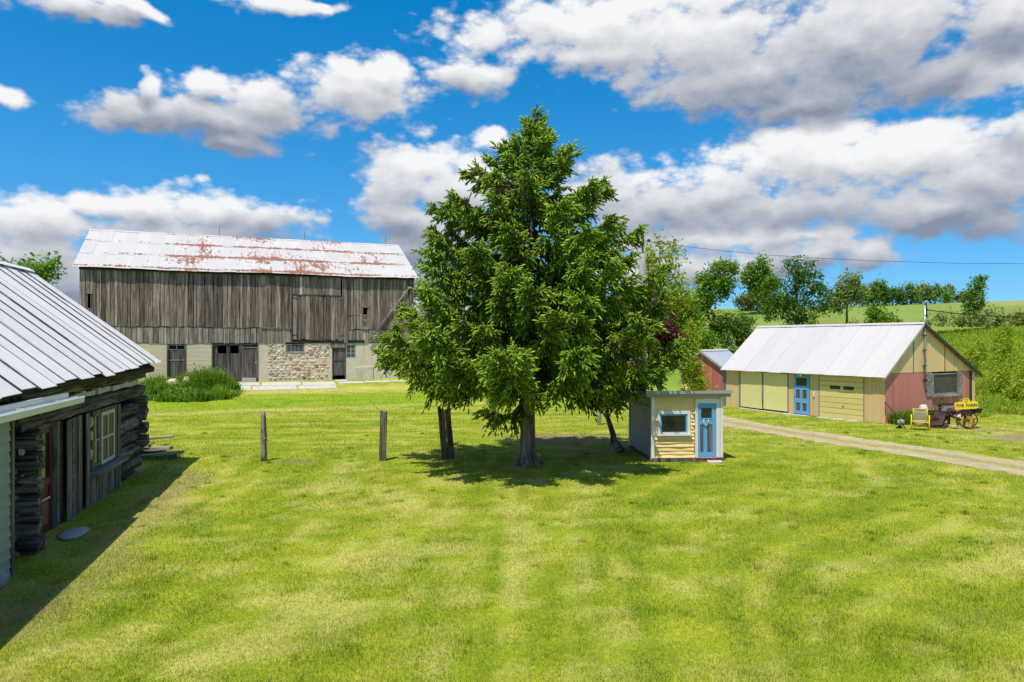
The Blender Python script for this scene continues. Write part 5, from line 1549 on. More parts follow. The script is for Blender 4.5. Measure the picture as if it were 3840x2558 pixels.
        # bare dead twigs near the stem
        if z < 7.5:
            for k in range(int(4 + L)):
                t = r.uniform(0.06, 0.5)
                p = at(t)
                a = r.uniform(0.4, 1.3) * (1 if r.random() < 0.5 else -1)
                td = dr * math.cos(a) + side * math.sin(a) + np.array([0, 0, r.uniform(-0.5, 0.3)])
                l2 = r.uniform(0.25, 0.8)
                limb.tube([p, p + td * l2 * 0.5 + np.array([0, 0, -0.03]), p + td * l2 + np.array([0, 0, r.uniform(-0.2, 0.1)])], [0.011, 0.008, 0.004], 4, False)
    # leader tip
    for k in range(210):
        z = r.uniform(9.3, 10.95)
        a = r.uniform(0, 2 * np.pi)
        d = np.array([math.cos(a), math.sin(a), r.uniform(0.3, 1.3)]); d /= np.linalg.norm(d)
        rr_ = np.interp(z, [9.3, 10.2, 10.95], [0.46, 0.22, 0.02]) * r.uniform(0.2, 1)
        SH.append((np.array([0.28 + math.cos(a) * rr_, math.sin(a) * rr_, z]), d, r.uniform(0.14, 0.26), 0.026, r.uniform(0.25, 0.6)))
    P = np.array([s[0] for s in SH]); D = np.array([s[1] for s in SH]); Ln = np.array([s[2] for s in SH])[:, None]; Wd = np.array([s[3] for s in SH])[:, None]; Tn = np.array([s[4] for s in SH])
    n = len(P)
    ref = np.where(np.abs(D[:, 2:3]) > 0.9, np.array([[1.0, 0, 0]]), np.array([[0, 0, 1.0]]))
    A = np.cross(D, ref); A /= np.linalg.norm(A, axis=1, keepdims=True); Bv = np.cross(A, D)
    ph = r.uniform(0, 2.1, n)[:, None]
    # each shoot: a bottlebrush of needles reduced to a three-sided spindle swollen near the middle
    rows = [P]
    for k in range(3):
        th = ph + 2 * np.pi * k / 3
        rows.append(P + D * Ln * 0.22 + (A * np.cos(th) + Bv * np.sin(th)) * Wd * 0.85)
    for k in range(3):
        th = ph + 2 * np.pi * k / 3
        rows.append(P + D * Ln * 0.72 + (A * np.cos(th) + Bv * np.sin(th)) * Wd)
    rows.append(P + D * Ln * 1.05)
    V = np.stack(rows, 1).reshape(-1, 3)
    i = np.arange(n)[:, None] * 8
    fl = []
    for k in range(3):
        k2 = (k + 1) % 3
        fl += [[0, 1 + k2, 1 + k], [1 + k, 1 + k2, 4 + k2], [1 + k, 4 + k2, 4 + k], [4 + k, 4 + k2, 7]]
    F = np.concatenate([i + np.array([f]) for f in fl], 0)
    col = np.zeros((len(V), 3), np.float32)
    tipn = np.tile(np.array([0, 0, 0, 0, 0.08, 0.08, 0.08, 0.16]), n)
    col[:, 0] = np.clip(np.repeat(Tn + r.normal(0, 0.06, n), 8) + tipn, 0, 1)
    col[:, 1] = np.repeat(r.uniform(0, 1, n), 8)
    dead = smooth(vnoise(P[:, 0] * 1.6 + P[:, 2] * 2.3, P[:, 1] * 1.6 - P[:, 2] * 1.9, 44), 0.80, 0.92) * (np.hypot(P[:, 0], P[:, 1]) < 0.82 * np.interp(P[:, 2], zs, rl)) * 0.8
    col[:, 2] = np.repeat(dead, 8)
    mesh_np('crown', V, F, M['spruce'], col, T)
    limb.build('limbs', M['twig'], T, True)
    print('spruce shoots', n)
    return T


make_spruce()

# ------------------------------------------------------------------ other trees and shrubs
def at_ground(x, y, dz=0.0): return (x, y, gz(x, y) + dz)
SEED = [0]
def tree(name, label, cat, x, y, blobs, n, size, mat, trunk=None, **k):
    SEED[0] += 1
    return leafy(name, label, cat, at_ground(x, y), blobs, n, size, mat, trunk, seed=SEED[0], **k)


# purple plum with a leaning dark stem behind the hut, lime shrub beside the red shed
tree('plum_tree', 'dark purple-leaved plum tree behind the hut at the right edge of the spruce', 'tree', 3.6, 24.9,
     [(1.9, 2.2, 4.3, 0.9, 0.9, 0.9), (2.4, 2.5, 3.5, 0.8, 0.8, 0.7), (1.3, 1.8, 5.0, 0.7, 0.7, 0.7)], 5200, 0.10, 'leaf_purple',
     (0.12, [(0, 0, -0.1), (-0.05, 0.05, 0.5), (-0.25, 0.3, 1.2), (0.1, 0.7, 2.3), (1.0, 1.4, 3.4), (1.8, 2.2, 4.6)]), per=30, sig=0.16, bark='bark')
tree('maple_tree', 'slender yellow-green maple showing above the right shoulder of the spruce', 'tree', 5.9, 28.6,
     [(0, 0, 6.9, 0.9, 0.9, 1.1), (0.4, 0, 5.7, 1.1, 1.1, 1.0), (-0.4, 0.2, 5.0, 1.2, 1.2, 1.0)], 3400, 0.11, 'leaf_lime', (0.11, [(0, 0, -0.1), (0.05, 0, 2.5), (0, 0.1, 5), (0.05, 0, 7.6)]), sig=0.2)
tree('lime_shrub', 'tall bright yellow-green shrub left of the red shed', 'shrub', 8.15, 31.8,
     [(0, 0, 1.7, 0.55, 0.6, 1.3), (-0.15, 0.1, 3.1, 0.45, 0.5, 0.9), (0.3, 0, 0.9, 0.5, 0.5, 0.8), (0.0, 0.2, 4.2, 0.35, 0.35, 0.6)], 4200, 0.085, 'leaf_lime', per=30, sig=0.15)
tree('vine', 'yellow-green vine hanging on the red shed wall', 'vine', 10.95, 43.3,
     [(0.05, -0.05, 2.2, 0.35, 0.12, 0.25), (0.35, -0.2, 1.9, 0.2, 0.08, 0.4), (0.4, -0.25, 1.2, 0.2, 0.08, 0.5)], 420, 0.11, 'leaf_lime', per=14, sig=0.08, limbs=4)
# left: behind the log shed
tree('walnut_tree', 'sparse green tree showing its top above the log shed roof', 'tree', -24.0, 33.5,
     [(0, 0, 6.3, 1.8, 1.4, 1.2), (1.5, 0, 6.8, 0.9, 0.8, 0.6), (2.2, 0.2, 7.25, 0.6, 0.5, 0.35), (-1.5, 0, 7.2, 1.2, 1.0, 0.9)], 2400, 0.16, 'leaf_mid', (0.17, [(0, 0, -0.1), (0.1, 0, 3), (0.3, 0, 5.5), (1.4, 0.1, 7.2)]), sig=0.22)
# beyond the barn's right end
tree('ash_tree', 'light green tree at the right corner of the barn beyond its end', 'tree', -7.4, 64.0,
     [(0.2, 0, 5.6, 2.3, 2.3, 2.0), (1.8, 0, 7.0, 2.2, 2, 1.6), (-0.5, 0, 7.2, 1.2, 1.2, 1.0), (3.8, 0, 5.0, 2.2, 2, 2.3)], 3600, 0.26, 'leaf_pale', (0.2, [(0, 0, -0.1), (0.2, 0, 3), (0.6, 0, 6), (0.8, 0, 8)]), sig=0.4)
tree('lilac_bush', 'yellow-green bush between the barn corner and the spruce', 'bush', -5.0, 54.5,
     [(0, 0, 1.6, 1.6, 1.4, 1.6), (0.6, 0, 3.6, 1.3, 1.2, 1.5), (1.8, 0, 2.2, 1.4, 1.2, 1.8)], 4200, 0.15, 'leaf_lime', per=30, sig=0.25)

# trees along the field edge, left to right
G_ = 'trees along the field edge'
tree('field_tree', 'pale green roundish tree just right of the spruce', 'tree', 14.2, 63, [(0, 0, 3.2, 2.0, 2, 2.0), (0.6, 0, 5.4, 1.5, 1.5, 1.3), (-0.8, 0, 6.2, 1.2, 1.2, 1.2), (1.4, 0, 4.0, 1.4, 1.2, 1.4)], 3600, 0.22, 'leaf_mid', (0.18, [(0, 0, -0.1), (0.1, 0, 2), (0.2, 0, 4.5), (0.2, 0, 7)]), group=G_, sig=0.32)
tree('field_tree', 'tall leaning tree with a vine-wrapped trunk behind the small red shed', 'tree', 18.2, 70,
     [(2.4, 0, 8.3, 1.5, 1.4, 1.5), (1.2, 0, 6.7, 1.6, 1.4, 1.6), (2.8, 0, 6.7, 1.0, 1.0, 1.1), (3.7, 0, 8.9, 0.6, 0.5, 0.4), (0.2, 0, 5.4, 1.2, 1.2, 1.4), (-0.2, 0, 2.8, 0.9, 0.9, 2.0), (0.6, 0, 7.7, 0.9, 0.9, 0.8)], 5600, 0.21, 'leaf_mid',
     (0.42, [(-0.5, 0, -0.2), (-0.4, 0, 2.5), (0.3, 0, 5), (1.4, 0, 7.2), (2.6, 0, 9.6)]), group=G_, sig=0.30)
tree('field_tree', 'rounded mid-height tree standing behind the olive thicket', 'tree', 37.4, 108, [(0, 0, 7.0, 1.8, 1.7, 1.6), (1.2, 0, 5.0, 1.6, 1.6, 1.5), (-1.4, 0, 5.8, 1.3, 1.3, 1.2), (0.2, 0, 4.0, 1.8, 1.6, 1.2)], 2800, 0.34, 'leaf_mid', (0.22, [(0, 0, -0.2), (0, 0, 3), (0.2, 0, 6), (0, 0, 8.5)]), group=G_, sig=0.42)
tree('field_tree', 'broad ragged many-stemmed tree directly behind the middle of the white garage roof', 'tree', 30.6, 76,
     [(-0.3, 0, 7.9, 1.3, 1.2, 1.2), (1.0, 0, 6.2, 2.0, 1.8, 1.6), (-1.6, 0, 5.4, 1.7, 1.6, 1.4), (2.6, 0, 4.6, 1.3, 1.3, 1.6), (0, 0, 3.6, 2.0, 2, 1.6), (-2.9, 0, 6.2, 0.8, 0.8, 0.9), (-3.0, 0, 3.6, 1.0, 1, 1.3), (1.2, 0, 8.2, 0.6, 0.6, 0.6), (0, 0, 1.6, 1.9, 1.8, 1.5)], 5600, 0.22, 'leaf_dark',
     (0.30, [(0, 0, -0.2), (-0.1, 0, 2.2), (-0.2, 0, 5), (-0.3, 0, 8.6)]), group=G_, sig=0.34, limbs=26)
tree('field_tree', 'feathery light green tree right of the ragged many-stemmed one', 'tree', 40.5, 86, [(0, 0, 4.2, 1.6, 1.5, 1.5), (0.5, 0, 5.6, 1.0, 1.0, 1.0), (-0.9, 0, 3.2, 1.3, 1.3, 1.3), (1.6, 0, 3.9, 1.1, 1.1, 1.2)], 2600, 0.26, 'leaf_pale', (0.15, [(0, 0, -0.2), (0, 0, 2), (0.1, 0, 4), (0.4, 0, 5.8)]), group=G_, sig=0.36, limbs=16)
for (x, y, h, w, mt, lab) in ((56.6, 113, 3.3, 1.5, 'leaf_dark', 'dark rounded tree on the field crest, leftmost of the skyline row'), (58.6, 114, 4.0, 1.5, 'leaf_mid', 'tallest green tree in the skyline row on the crest'),
                              (61.0, 114, 3.0, 1.7, 'leaf_dark', 'low dark tree between two taller ones in the skyline row'), (63.6, 114.5, 3.3, 1.4, 'leaf_mid', 'bushy bright tree fourth along the skyline row'),
                              (66.8, 116, 3.4, 1.3, 'leaf_pale', 'thin half-bare tree left of the last one in the skyline row'), (69.0, 116, 2.9, 1.8, 'leaf_mid', 'last tree of the skyline row, above the garage peak')):
    tree('crest_tree', lab, 'tree', x, y, [(0, 0, h * 0.58, w, w * 0.8, h * 0.34), (0.3, 0, h * 0.86, w * 0.55, w * 0.5, h * 0.17), (-0.7 * w, 0, h * 0.33, w * 0.6, w * 0.6, h * 0.3), (0.8 * w, 0, h * 0.38, w * 0.6, w * 0.6, h * 0.32)], 1100, 0.27, mt,
         (0.10, [(0, 0, -0.2), (0.1, 0, h * 0.35), (0, 0, h * 0.9)]), group='skyline trees on the crest', sig=0.34)
tree('crest_tree', 'tall thin pale tree of the lone clump on the crest', 'tree', 78.6, 128, [(0, 0, 3.0, 0.9, 0.8, 1.0), (0.2, 0, 1.8, 0.7, 0.7, 1.2), (-0.4, 0, 0.9, 0.7, 0.7, 0.9)], 700, 0.28, 'leaf_pale', (0.10, [(0, 0, -0.2), (0, 0, 2), (0, 0, 3.8)]), group='lone clump on the crest', sig=0.32)
tree('crest_tree', 'wide pale olive tree right in the lone clump on the crest', 'tree', 81.4, 128, [(0, 0, 1.6, 1.4, 1.1, 1.2), (1.0, 0, 2.0, 0.9, 0.9, 0.8), (-1.0, 0, 1.1, 0.9, 0.8, 0.9), (2.2, 0, 0.9, 1.1, 0.9, 0.7)], 1000, 0.27, 'leaf_olive', (0.10, [(0, 0, -0.2), (0, 0, 1.4), (0.2, 0, 2.6)]), group='lone clump on the crest', sig=0.32)
tree('field_tree', 'single small green tree alone on the open slope right of the mast', 'tree', 54.6, 84, [(0, 0, 2.4, 1.1, 1.0, 1.2), (0.2, 0, 3.9, 0.8, 0.8, 0.9), (0.9, 0, 4.7, 0.6, 0.5, 0.4), (-0.3, 0, 1.2, 0.9, 0.9, 0.9)], 1600, 0.24, 'leaf_mid', (0.14, [(0, 0, -0.2), (0, 0, 2), (0.3, 0, 4.6)]), group=G_, sig=0.28)
# hedges and bushes
tree('bush', 'big dark rounded bush at the left end of the white garage roof', 'bush', 21.6, 70, [(-0.3, 0, 2.2, 1.9, 1.6, 1.7), (0.8, 0, 3.1, 1.5, 1.4, 1.2), (-1.4, 0, 3.3, 1.2, 1.2, 1.1), (1.6, 0, 1.4, 1.1, 1.1, 1.3)], 5200, 0.17, 'leaf_dark', sig=0.24, group='bushes behind the garage')
tree('bush', 'pale feathery bush in front of the big dark bush', 'bush', 18.6, 60.5, [(0, 0, 0.9, 1.1, 1.0, 0.9), (0.5, 0, 1.3, 0.7, 0.7, 0.6)], 1800, 0.14, 'leaf_pale', sig=0.2, group='bushes behind the garage')
tree('bush', 'light green bush at the foot of the leaning tree', 'bush', 15.9, 62, [(0, 0, 1.3, 1.3, 1.2, 1.3), (-1.2, 0, 1.6, 1.1, 1.1, 1.4), (1.0, 0, 2.3, 1.0, 1, 0.9)], 3200, 0.17, 'leaf_mid', sig=0.26, group='bushes behind the garage')
tree('bush', 'low olive bush between the pale bush and the garage roof', 'bush', 22.0, 63.5, [(0, 0, 0.8, 1.4, 1.0, 0.8), (-1.5, 0, 0.7, 1.0, 0.8, 0.7)], 1900, 0.15, 'leaf_olive', sig=0.2, group='bushes behind the garage')
tree('thicket', 'smooth olive dome-shaped thicket on the far crest', 'thicket', 40.0, 116, [(0, 0, 1.6, 3.2, 2.0, 1.5), (-1.8, 0, 1.4, 2.0, 1.6, 1.4), (2.0, 0, 1.5, 1.9, 1.6, 1.3)], 4200, 0.26, 'leaf_olive', sig=0.3)
tree('bush', 'bright green bush at the right end of the olive thicket', 'bush', 44.2, 115, [(0, 0, 1.1, 1.4, 1.2, 1.1)], 1100, 0.24, 'leaf_lime', sig=0.25, group='bushes behind the garage')
tree('bush', 'lime bush behind the roof ridge in front of the ragged tree', 'bush', 26.2, 62.5, [(0, 0, 1.4, 1.4, 1.2, 1.3), (0.6, 0, 2.5, 0.7, 0.7, 0.7), (1.9, 0, 1.3, 1.1, 1, 1.0)], 3000, 0.17, 'leaf_lime', sig=0.24, group='bushes behind the garage')
tree('bush', 'long low yellow-green bush along the middle of the roof ridge', 'bush', 30.6, 63.5, [(0, 0, 1.0, 1.7, 1.2, 1.0), (2.2, 0, 0.9, 1.3, 1, 0.9), (-1.2, 0, 1.2, 0.9, 0.8, 0.8)], 2600, 0.17, 'leaf_lime', sig=0.24, group='bushes behind the garage')
tree('bush', 'vine-hung cone-shaped bush behind the right part of the roof ridge', 'bush', 36.0, 70.5, [(0, 0, 1.5, 1.3, 1.2, 1.4), (0, 0, 3.0, 0.8, 0.8, 0.9), (1.5, 0, 2.0, 1.0, 1.0, 1.4), (1.6, 0, 0.9, 1.1, 1, 1.0)], 3400, 0.18, 'leaf_mid', sig=0.24, group='bushes behind the garage', limbs=16)
tree('bush', 'olive scrub bush left of the service mast', 'bush', 38.8, 70, [(0, 0, 0.7, 1.8, 1.2, 0.8), (-5.0, 0, 0.9, 1.7, 1.2, 1.0), (-2.4, 0, 0.7, 1.6, 1.2, 0.8)], 3000, 0.17, 'leaf_olive', sig=0.26, group='bushes behind the garage')
tree('hedge', 'straggling brown-green hedgerow along the slope right of the mast', 'hedge', 52.5, 75.5, [(k * 2.1, 0.35 * k, 0.5 + 0.3 * (k % 2), 1.5, 1.0, 0.8 + 0.3 * ((k * 7) % 3)) for k in range(-4, 7)], 5200, 0.19, 'leaf_olive', sig=0.28, limbs=40)
for (x, y, s, lab) in ((32.5, 50.5, 0.8, 'lime sapling on the bank just right of the gable peak'), (36.4, 52.5, 0.85, 'broad lime bush on the bank, middle of the three near the garage'), (30.2, 44.0, 0.62, 'lime sapling on the bank low behind the gable corner'),
                       (33.0, 45.0, 0.95, 'tallest lime sapling on the bank at the right picture edge'), (32.6, 47.4, 0.6, 'small yellow-green bush in the tall grass between two saplings'),
                       (41.5, 60.0, 0.9, 'lime bush high on the bank below the hedgerow'), (37.5, 57.0, 0.7, 'yellow-green bush beyond the gable, upper of the bank bushes'), (29.0, 40.8, 0.5, 'low lime shrub in the grass by the far gable corner')):
    tree('sapling', lab, 'sapling', x, y, [(0, 0, 1.3 * s, 0.8 * s, 0.7 * s, 0.8 * s), (0.3 * s, 0, 2.1 * s, 0.5 * s, 0.5 * s, 0.6 * s), (-0.6 * s, 0, 0.8 * s, 0.6 * s, 0.6 * s, 0.6 * s)], int(1300 * s), 0.11, 'leaf_lime', (0.04, [(0, 0, -0.1), (0, 0, 1.0 * s), (0.1, 0, 2.2 * s)]), group='saplings on the grassy bank', sig=0.26, per=14)

# tall grass and weeds on the bank to the right
def scatter(fn, n, seed):
    r = np.random.default_rng(seed)
    P = fn(r, n)
    return np.column_stack([P, ground_z(P[:, 0], P[:, 1])]), r
def bank(r, n):
    Y = 33.6 + 42 * r.random(n) ** 1.6
    X = r.uniform(0.55, 0.92, n) * Y
    k = (X * 0.59 + Y * 0.806 > 43.2 + 1.2 * np.sin(X * 1.3)) & ~footprint(X, Y, GAR_P, GAR_D, -0.3, 10.3, -1, 7.4)
    return np.column_stack([X, Y])[k]
P, r_ = scatter(bank, 130000, 3)
tone = np.clip(0.30 + 1.3 * (fbm(P[:, 0] * 0.30, P[:, 1] * 0.22, 4, 71) - 0.35) + 0.2 * fbm(P[:, 0] * 1.5, P[:, 1] * 1.5, 2, 72), 0, 1)
tag(grass_patch('tall_grass', P, r_.uniform(0.10, 0.36, len(P)) * (0.6 + 0.8 * fbm(P[:, 0] * 0.4, P[:, 1] * 0.4, 3, 73)), 0.020 + 0.0005 * P[:, 1], 'bank_grass', tone, seed=4), kind='stuff')
# weeds heaped before the barn doors
def weeds_near_barn(r, n):
    x = r.uniform(3.5, 9.2, n); y = -r.uniform(0.3, 8.2, n)
    k = (((x - 6.5) / 2.7) ** 2 + ((y + 3.6) / 3.0) ** 2 < 1.0 + 0.25 * r.random(n)) | ((np.abs(x - 3.9) < 1.3) & (np.abs(y + 2.6) < 1.9))
    x, y = x[k], y[k]
    return np.column_stack([BARN_P[0] + BARN_D[0] * x - BARN_D[1] * y, BARN_P[1] + BARN_D[1] * x + BARN_D[0] * y])
P, r_ = scatter(weeds_near_barn, 16000, 9)
wp = thing('weed_patch', 'heap of tall green weeds growing before the barn doors', 'weeds', (0, 0, 0))
lx = (P[:, 0] - BARN_P[0]) * BARN_D[0] + (P[:, 1] - BARN_P[1]) * BARN_D[1]
ly = -(P[:, 0] - BARN_P[0]) * BARN_D[1] + (P[:, 1] - BARN_P[1]) * BARN_D[0]
hh = 0.45 + 1.05 * np.exp(-((lx - 7.3) / 1.5) ** 2 - ((ly + 2.6) / 1.6) ** 2) + 0.35 * np.exp(-((lx - 5.0) / 0.8) ** 2 - ((ly + 3.4) / 2) ** 2)
hh = hh * (0.15 + 1.7 * fbm(P[:, 0] * 1.1, P[:, 1] * 1.1, 3, 79) ** 1.3)
tc = rng.integers(0, len(P), 46)
tq = np.repeat(P[tc], 70, 0); tq[:, :2] += rng.normal(0, 0.13, (len(tq), 2))
grass_patch('tufts', tq, np.repeat(rng.uniform(0.45, 1.25, 46), 70) * rng.uniform(0.6, 1.05, len(tq)), 0.04, 'weed', np.repeat(rng.uniform(0.0, 0.7, 46), 70), wp, seed=31, lean=0.7)
grass_patch('grass_stems', P, hh * r_.uniform(0.6, 1.05, len(P)), 0.045, 'weed', np.clip(0.25 + 0.5 * (fbm(P[:, 0] * 0.9, P[:, 1] * 0.9, 3, 77) - 0.35), 0, 1), wp, seed=10, lean=0.8)
r2 = np.random.default_rng(12)
sel = r2.integers(0, len(P), 2600)
C = P[sel].copy(); C[:, 2] += hh[sel] * r2.uniform(0.15, 0.95, len(sel)); C[:, :2] += r2.normal(0, 0.12, (len(sel), 2))
V, F = leaf_quads(C, 0.12, r2, 0.6)
cc = np.zeros((len(V), 3), np.float32); cc[:, 0] = np.repeat(np.clip(0.35 + 0.7 * (fbm(C[:, 0] * 0.8, C[:, 1] * 0.8, 3, 78) - 0.4) + r2.normal(0, 0.12, len(C)), 0, 1), 4); cc[:, 1] = np.repeat(r2.uniform(0, 1, len(C)), 4)
mesh_np('leaves', V, F, M['weed'], cc, wp)
for (u, v, rx, rz, mt, lab) in ((5.35, -3.0, 0.32, 0.30, 1, 'tan rock half hidden among the weeds before the barn'), (6.15, -2.6, 0.20, 0.32, 7, 'white upright rock among the weeds before the barn'), (6.55, -2.9, 0.24, 0.18, 7, 'white lumpy rock beside the upright one in the weeds'),
                                (8.0, -3.2, 0.25, 0.2, 2, 'pinkish rock on top of the weed heap')):
    q = barn_pt(u, v, 0)
    o = MB().blob((0, 0, rz), (rx, rx * 0.8, rz), 9, 6, 0.14).build('rock', M['stones'][mt], None, True)
    o.location = (q[0], q[1], gz(q[0], q[1]) + 0.25)
    tag(o, lab, 'rock', 'rocks in the weed heap')
# weeds under the gable of the garage
def weeds_gable(r, n):
    w = r.uniform(0.1, 3.9, n); d = r.uniform(0.02, 0.9, n)
    k = d < 0.35 + 0.45 * np.exp(-((w - 0.9) / 0.9) ** 2) + 0.4 * np.exp(-((w - 3.2) / 0.6) ** 2)
    w, d = w[k], d[k]
    return np.column_stack([GAR_P[0] + GAR_D[0] * (9.85 + d) - GAR_D[1] * w, GAR_P[1] + GAR_D[1] * (9.85 + d) + GAR_D[0] * w])
P, r_ = scatter(weeds_gable, 3400, 15)
gw = thing('gable_weeds', 'green weeds along the foot of the red gable wall', 'weeds', (0, 0, 0))
grass_patch('grass_stems', P, r_.uniform(0.25, 0.75, len(P)), 0.03, 'weed', r_.uniform(0.1, 0.6, len(P)), gw, seed=16, lean=0.8)
C = P[::5].copy(); C[:, 2] += r_.uniform(0.1, 0.6, len(C))
V, F = leaf_quads(C, 0.09, r_, 0.6)
cc = np.zeros((len(V), 3), np.float32); cc[:, 0] = np.repeat(r_.uniform(0.1, 0.7, len(C)), 4); cc[:, 1] = np.repeat(r_.uniform(0, 1, len(C)), 4)
mesh_np('leaves', V, F, M['weed'], cc, gw)

# ------------------------------------------------------------------ mown lawn: single blades, denser near the camera
def make_lawn(N=960000):
    r = np.random.default_rng(2)
    y0, y1, p = 6.4, 47.0, 2.35
    u = r.random(N)
    e = 2 - p
    Y = (y0 ** e + u * (y1 ** e - y0 ** e)) ** (1 / e)
    X = r.uniform(-1, 1, N) * (0.80 * Y + 3.2)
    keep = np.ones(N, bool)
    keep &= ~footprint(X, Y, SHED_P, SHED_D, -6, 9.4, -0.02, 8) & ~footprint(X, Y, SHED_P, SHED_D, -6, -0.75, -0.36, 8)
    keep &= ~footprint(X, Y, HUT_P, HUT_D, -0.02, 2.30, -0.02, 2.95) & ~footprint(X, Y, GAR_P, GAR_D, -0.2, 9.9, -0.02, 7.3)
    keep &= ~footprint(X, Y, BARN_P, BARN_D, -1, 22, -0.3, 14)
    for s in SLABS: keep &= ~footprint(X, Y, BARN_P, BARN_D, *[q + o for q, o in zip(s, (0.05, -0.05, 0.05, -0.05))])
    rd = np.abs(road_dist(X, Y))
    n1 = fbm(X * 1.2, Y * 1.2, 3, 91)
    lane = (rd < 1.18 + 0.35 * (n1 - 0.5)) & (rd > 0.28)
    keep &= ~(lane & (r.random(N) < 0.97)) & ~((rd <= 0.28) & (r.random(N) < 0.72))
    h_ = (X - 12) * 0.59 + (Y - 45) * 0.806
    keep &= h_ < 2
    keep &= ~(np.hypot(X - 20.5, (Y - 27.5) * 1.1) < 1.7 + 1.0 * n1) | (r.random(N) < 0.25)
    keep &= ~(np.hypot(X - 0.48, Y - 21.95) < 0.45)
    X, Y = X[keep], Y[keep]
    # scattered ranker tufts and clover
    ty = 7.6 + 22 * r.random(240) ** 1.5; tx = r.uniform(-0.75, 0.75, 240) * ty
    kx = np.repeat(tx, 55) + r.normal(0, 0.07, 240 * 55); ky = np.repeat(ty, 55) + r.normal(0, 0.07, 240 * 55)
    ok = ~footprint(kx, ky, SHED_P, SHED_D, -6, 9.4, -0.4, 8) & ~footprint(kx, ky, HUT_P, HUT_D, -0.1, 2.4, -0.1, 3) & (np.abs(road_dist(kx, ky)) > 1.3)
    n_plain = len(X)
    X, Y = np.concatenate([X, kx[ok]]), np.concatenate([Y, ky[ok]])
    n = len(X)
    Z = ground_z(X, Y) - 0.004
    patch = fbm(X * 0.9, Y * 0.9, 3, 95)
    h = (0.026 + 0.050 * patch ** 1.5) * r.uniform(0.6, 1.35, n) * (1 + 0.010 * (Y - 8))
    rank = np.arange(n) >= n_plain
    h = np.where(rank, h * 1.4 + 0.008, h)
    w = 0.0056 * (Y / 8) ** 0.85 * r.uniform(0.7, 1.3, n)
    V, F, k = blades(np.column_stack([X, Y, Z]), h, w, r, 0.95, seg=1)
    col = lawn_col(X, Y)
    col = col * r.uniform(0.66, 1.36, n)[:, None]
    col = np.where(rank[:, None], np.array([0.11, 0.215, 0.008]) * r.uniform(0.7, 1.3, n)[:, None], col)
    dry = (r.random(n) < 0.10)[:, None]
    col = np.where(dry, np.array([0.46, 0.42, 0.17]) * r.uniform(0.7, 1.1, n)[:, None], col)
    tag(mesh_np('lawn_grass', V, F, M['grass'], np.repeat(col, k, 0).astype(np.float32)), kind='stuff')
make_lawn()
# ------------------------------------------------------------------ posts, pole, wires
def split_post(p, x, y, h, w, d, mat, lean=(0, 0), rot=0.0, split=3):
    """weathered split post: a few upright slabs of uneven height standing tight together"""
    m = MB()
    seg = 7
    for k in range(split):
        a, b = -w / 2 + w * k / split, -w / 2 + w * (k + 1) / split - 0.006
        hh = h * random.uniform(0.93, 1.0)
        dd = d * random.uniform(0.75, 1.0)
        vs = []
        for i in range(seg + 1):
            t = i / seg
            ox = lean[0] * t * hh + random.uniform(-0.006, 0.006); oy = lean[1] * t * hh
            tp = 1 - 0.10 * t
            zz = -0.15 + (hh + 0.15) * t
            for (sx, sy) in ((a, -dd / 2), (b, -dd / 2), (b, dd / 2), (a, dd / 2)):
                vs.append((sx * tp + ox + random.uniform(-0.005, 0.005), sy * tp + oy + random.uniform(-0.007, 0.007), zz + (random.uniform(-0.035, 0.02) if i == seg else 0)))
        fs = [(3, 2, 1, 0), tuple(seg * 4 + q for q in range(4))]
        for i in range(seg):
            for q in range(4):
                q2 = (q + 1) % 4
                fs.append((i * 4 + q, i * 4 + q2, (i + 1) * 4 + q2, (i + 1) * 4 + q))
        m.add(vs, fs)
    return m


PG = 'old fence posts across the lawn'
rp = MB().tube([(0, 0, -0.15), (0.005, 0, 0.25), (-0.012, 0, 0.6), (0.0, 0, 0.75), (-0.015, 0, 1.15), (-0.02, 0, 1.40), (-0.02, 0, 1.56)], [0.098, 0.095, 0.09, 0.10, 0.085, 0.084, 0.075], 9)
rp.blob((0.05, -0.05, 0.72), (0.05, 0.05, 0.045), 6, 4, 0.1).blob((-0.05, -0.06, 1.02), (0.035, 0.04, 0.035), 6, 4, 0.1)
o = rp.build('fence_post', M['post_wood'], None, True); o.location = (-7.85, 22.5, gz(-7.85, 22.5))
tag(o, 'thin round pale grey fence post standing nearest the log shed', 'post', PG)
o = split_post(None, 0, 0, 1.60, 0.22, 0.18, None, (0.02, 0), split=3).build('fence_post', M['post_dark'], None); o.location = (-4.10, 22.55, gz(-4.1, 22.55))
tag(o, 'square split brown-grey fence post in the open lawn between the other two', 'post', PG)
dp = thing('fence_post', 'dark leaning cluster of split planks under the left skirt of the spruce', 'post', (-2.1, 22.9, 0), 0, PG)
for (x, y, h, w, d, ln) in ((-0.13, 0.0, 1.72, 0.21, 0.19, -0.10), (0.07, 0.03, 1.64, 0.20, 0.20, -0.095), (-0.24, -0.06, 1.45, 0.06, 0.12, -0.09)):
    q = split_post(None, 0, 0, h, w, d, None, (ln, 0), split=1 if w < 0.1 else 2).build('plank', M['post_dark'], dp)
    q.location = (x + 0.10, y, 0.35 if w < 0.1 else 0)
o = MB().tube([(0, 0, -0.1), (0.01, 0, 0.8), (-0.01, 0, 1.9)], [0.115, 0.105, 0.09], 9).build('white_post', M['white_post'], None, True)
o.location = (3.95, 32.2, gz(3.95, 32.2)); tag(o, 'whitish post standing under the right skirt of the spruce', 'post')

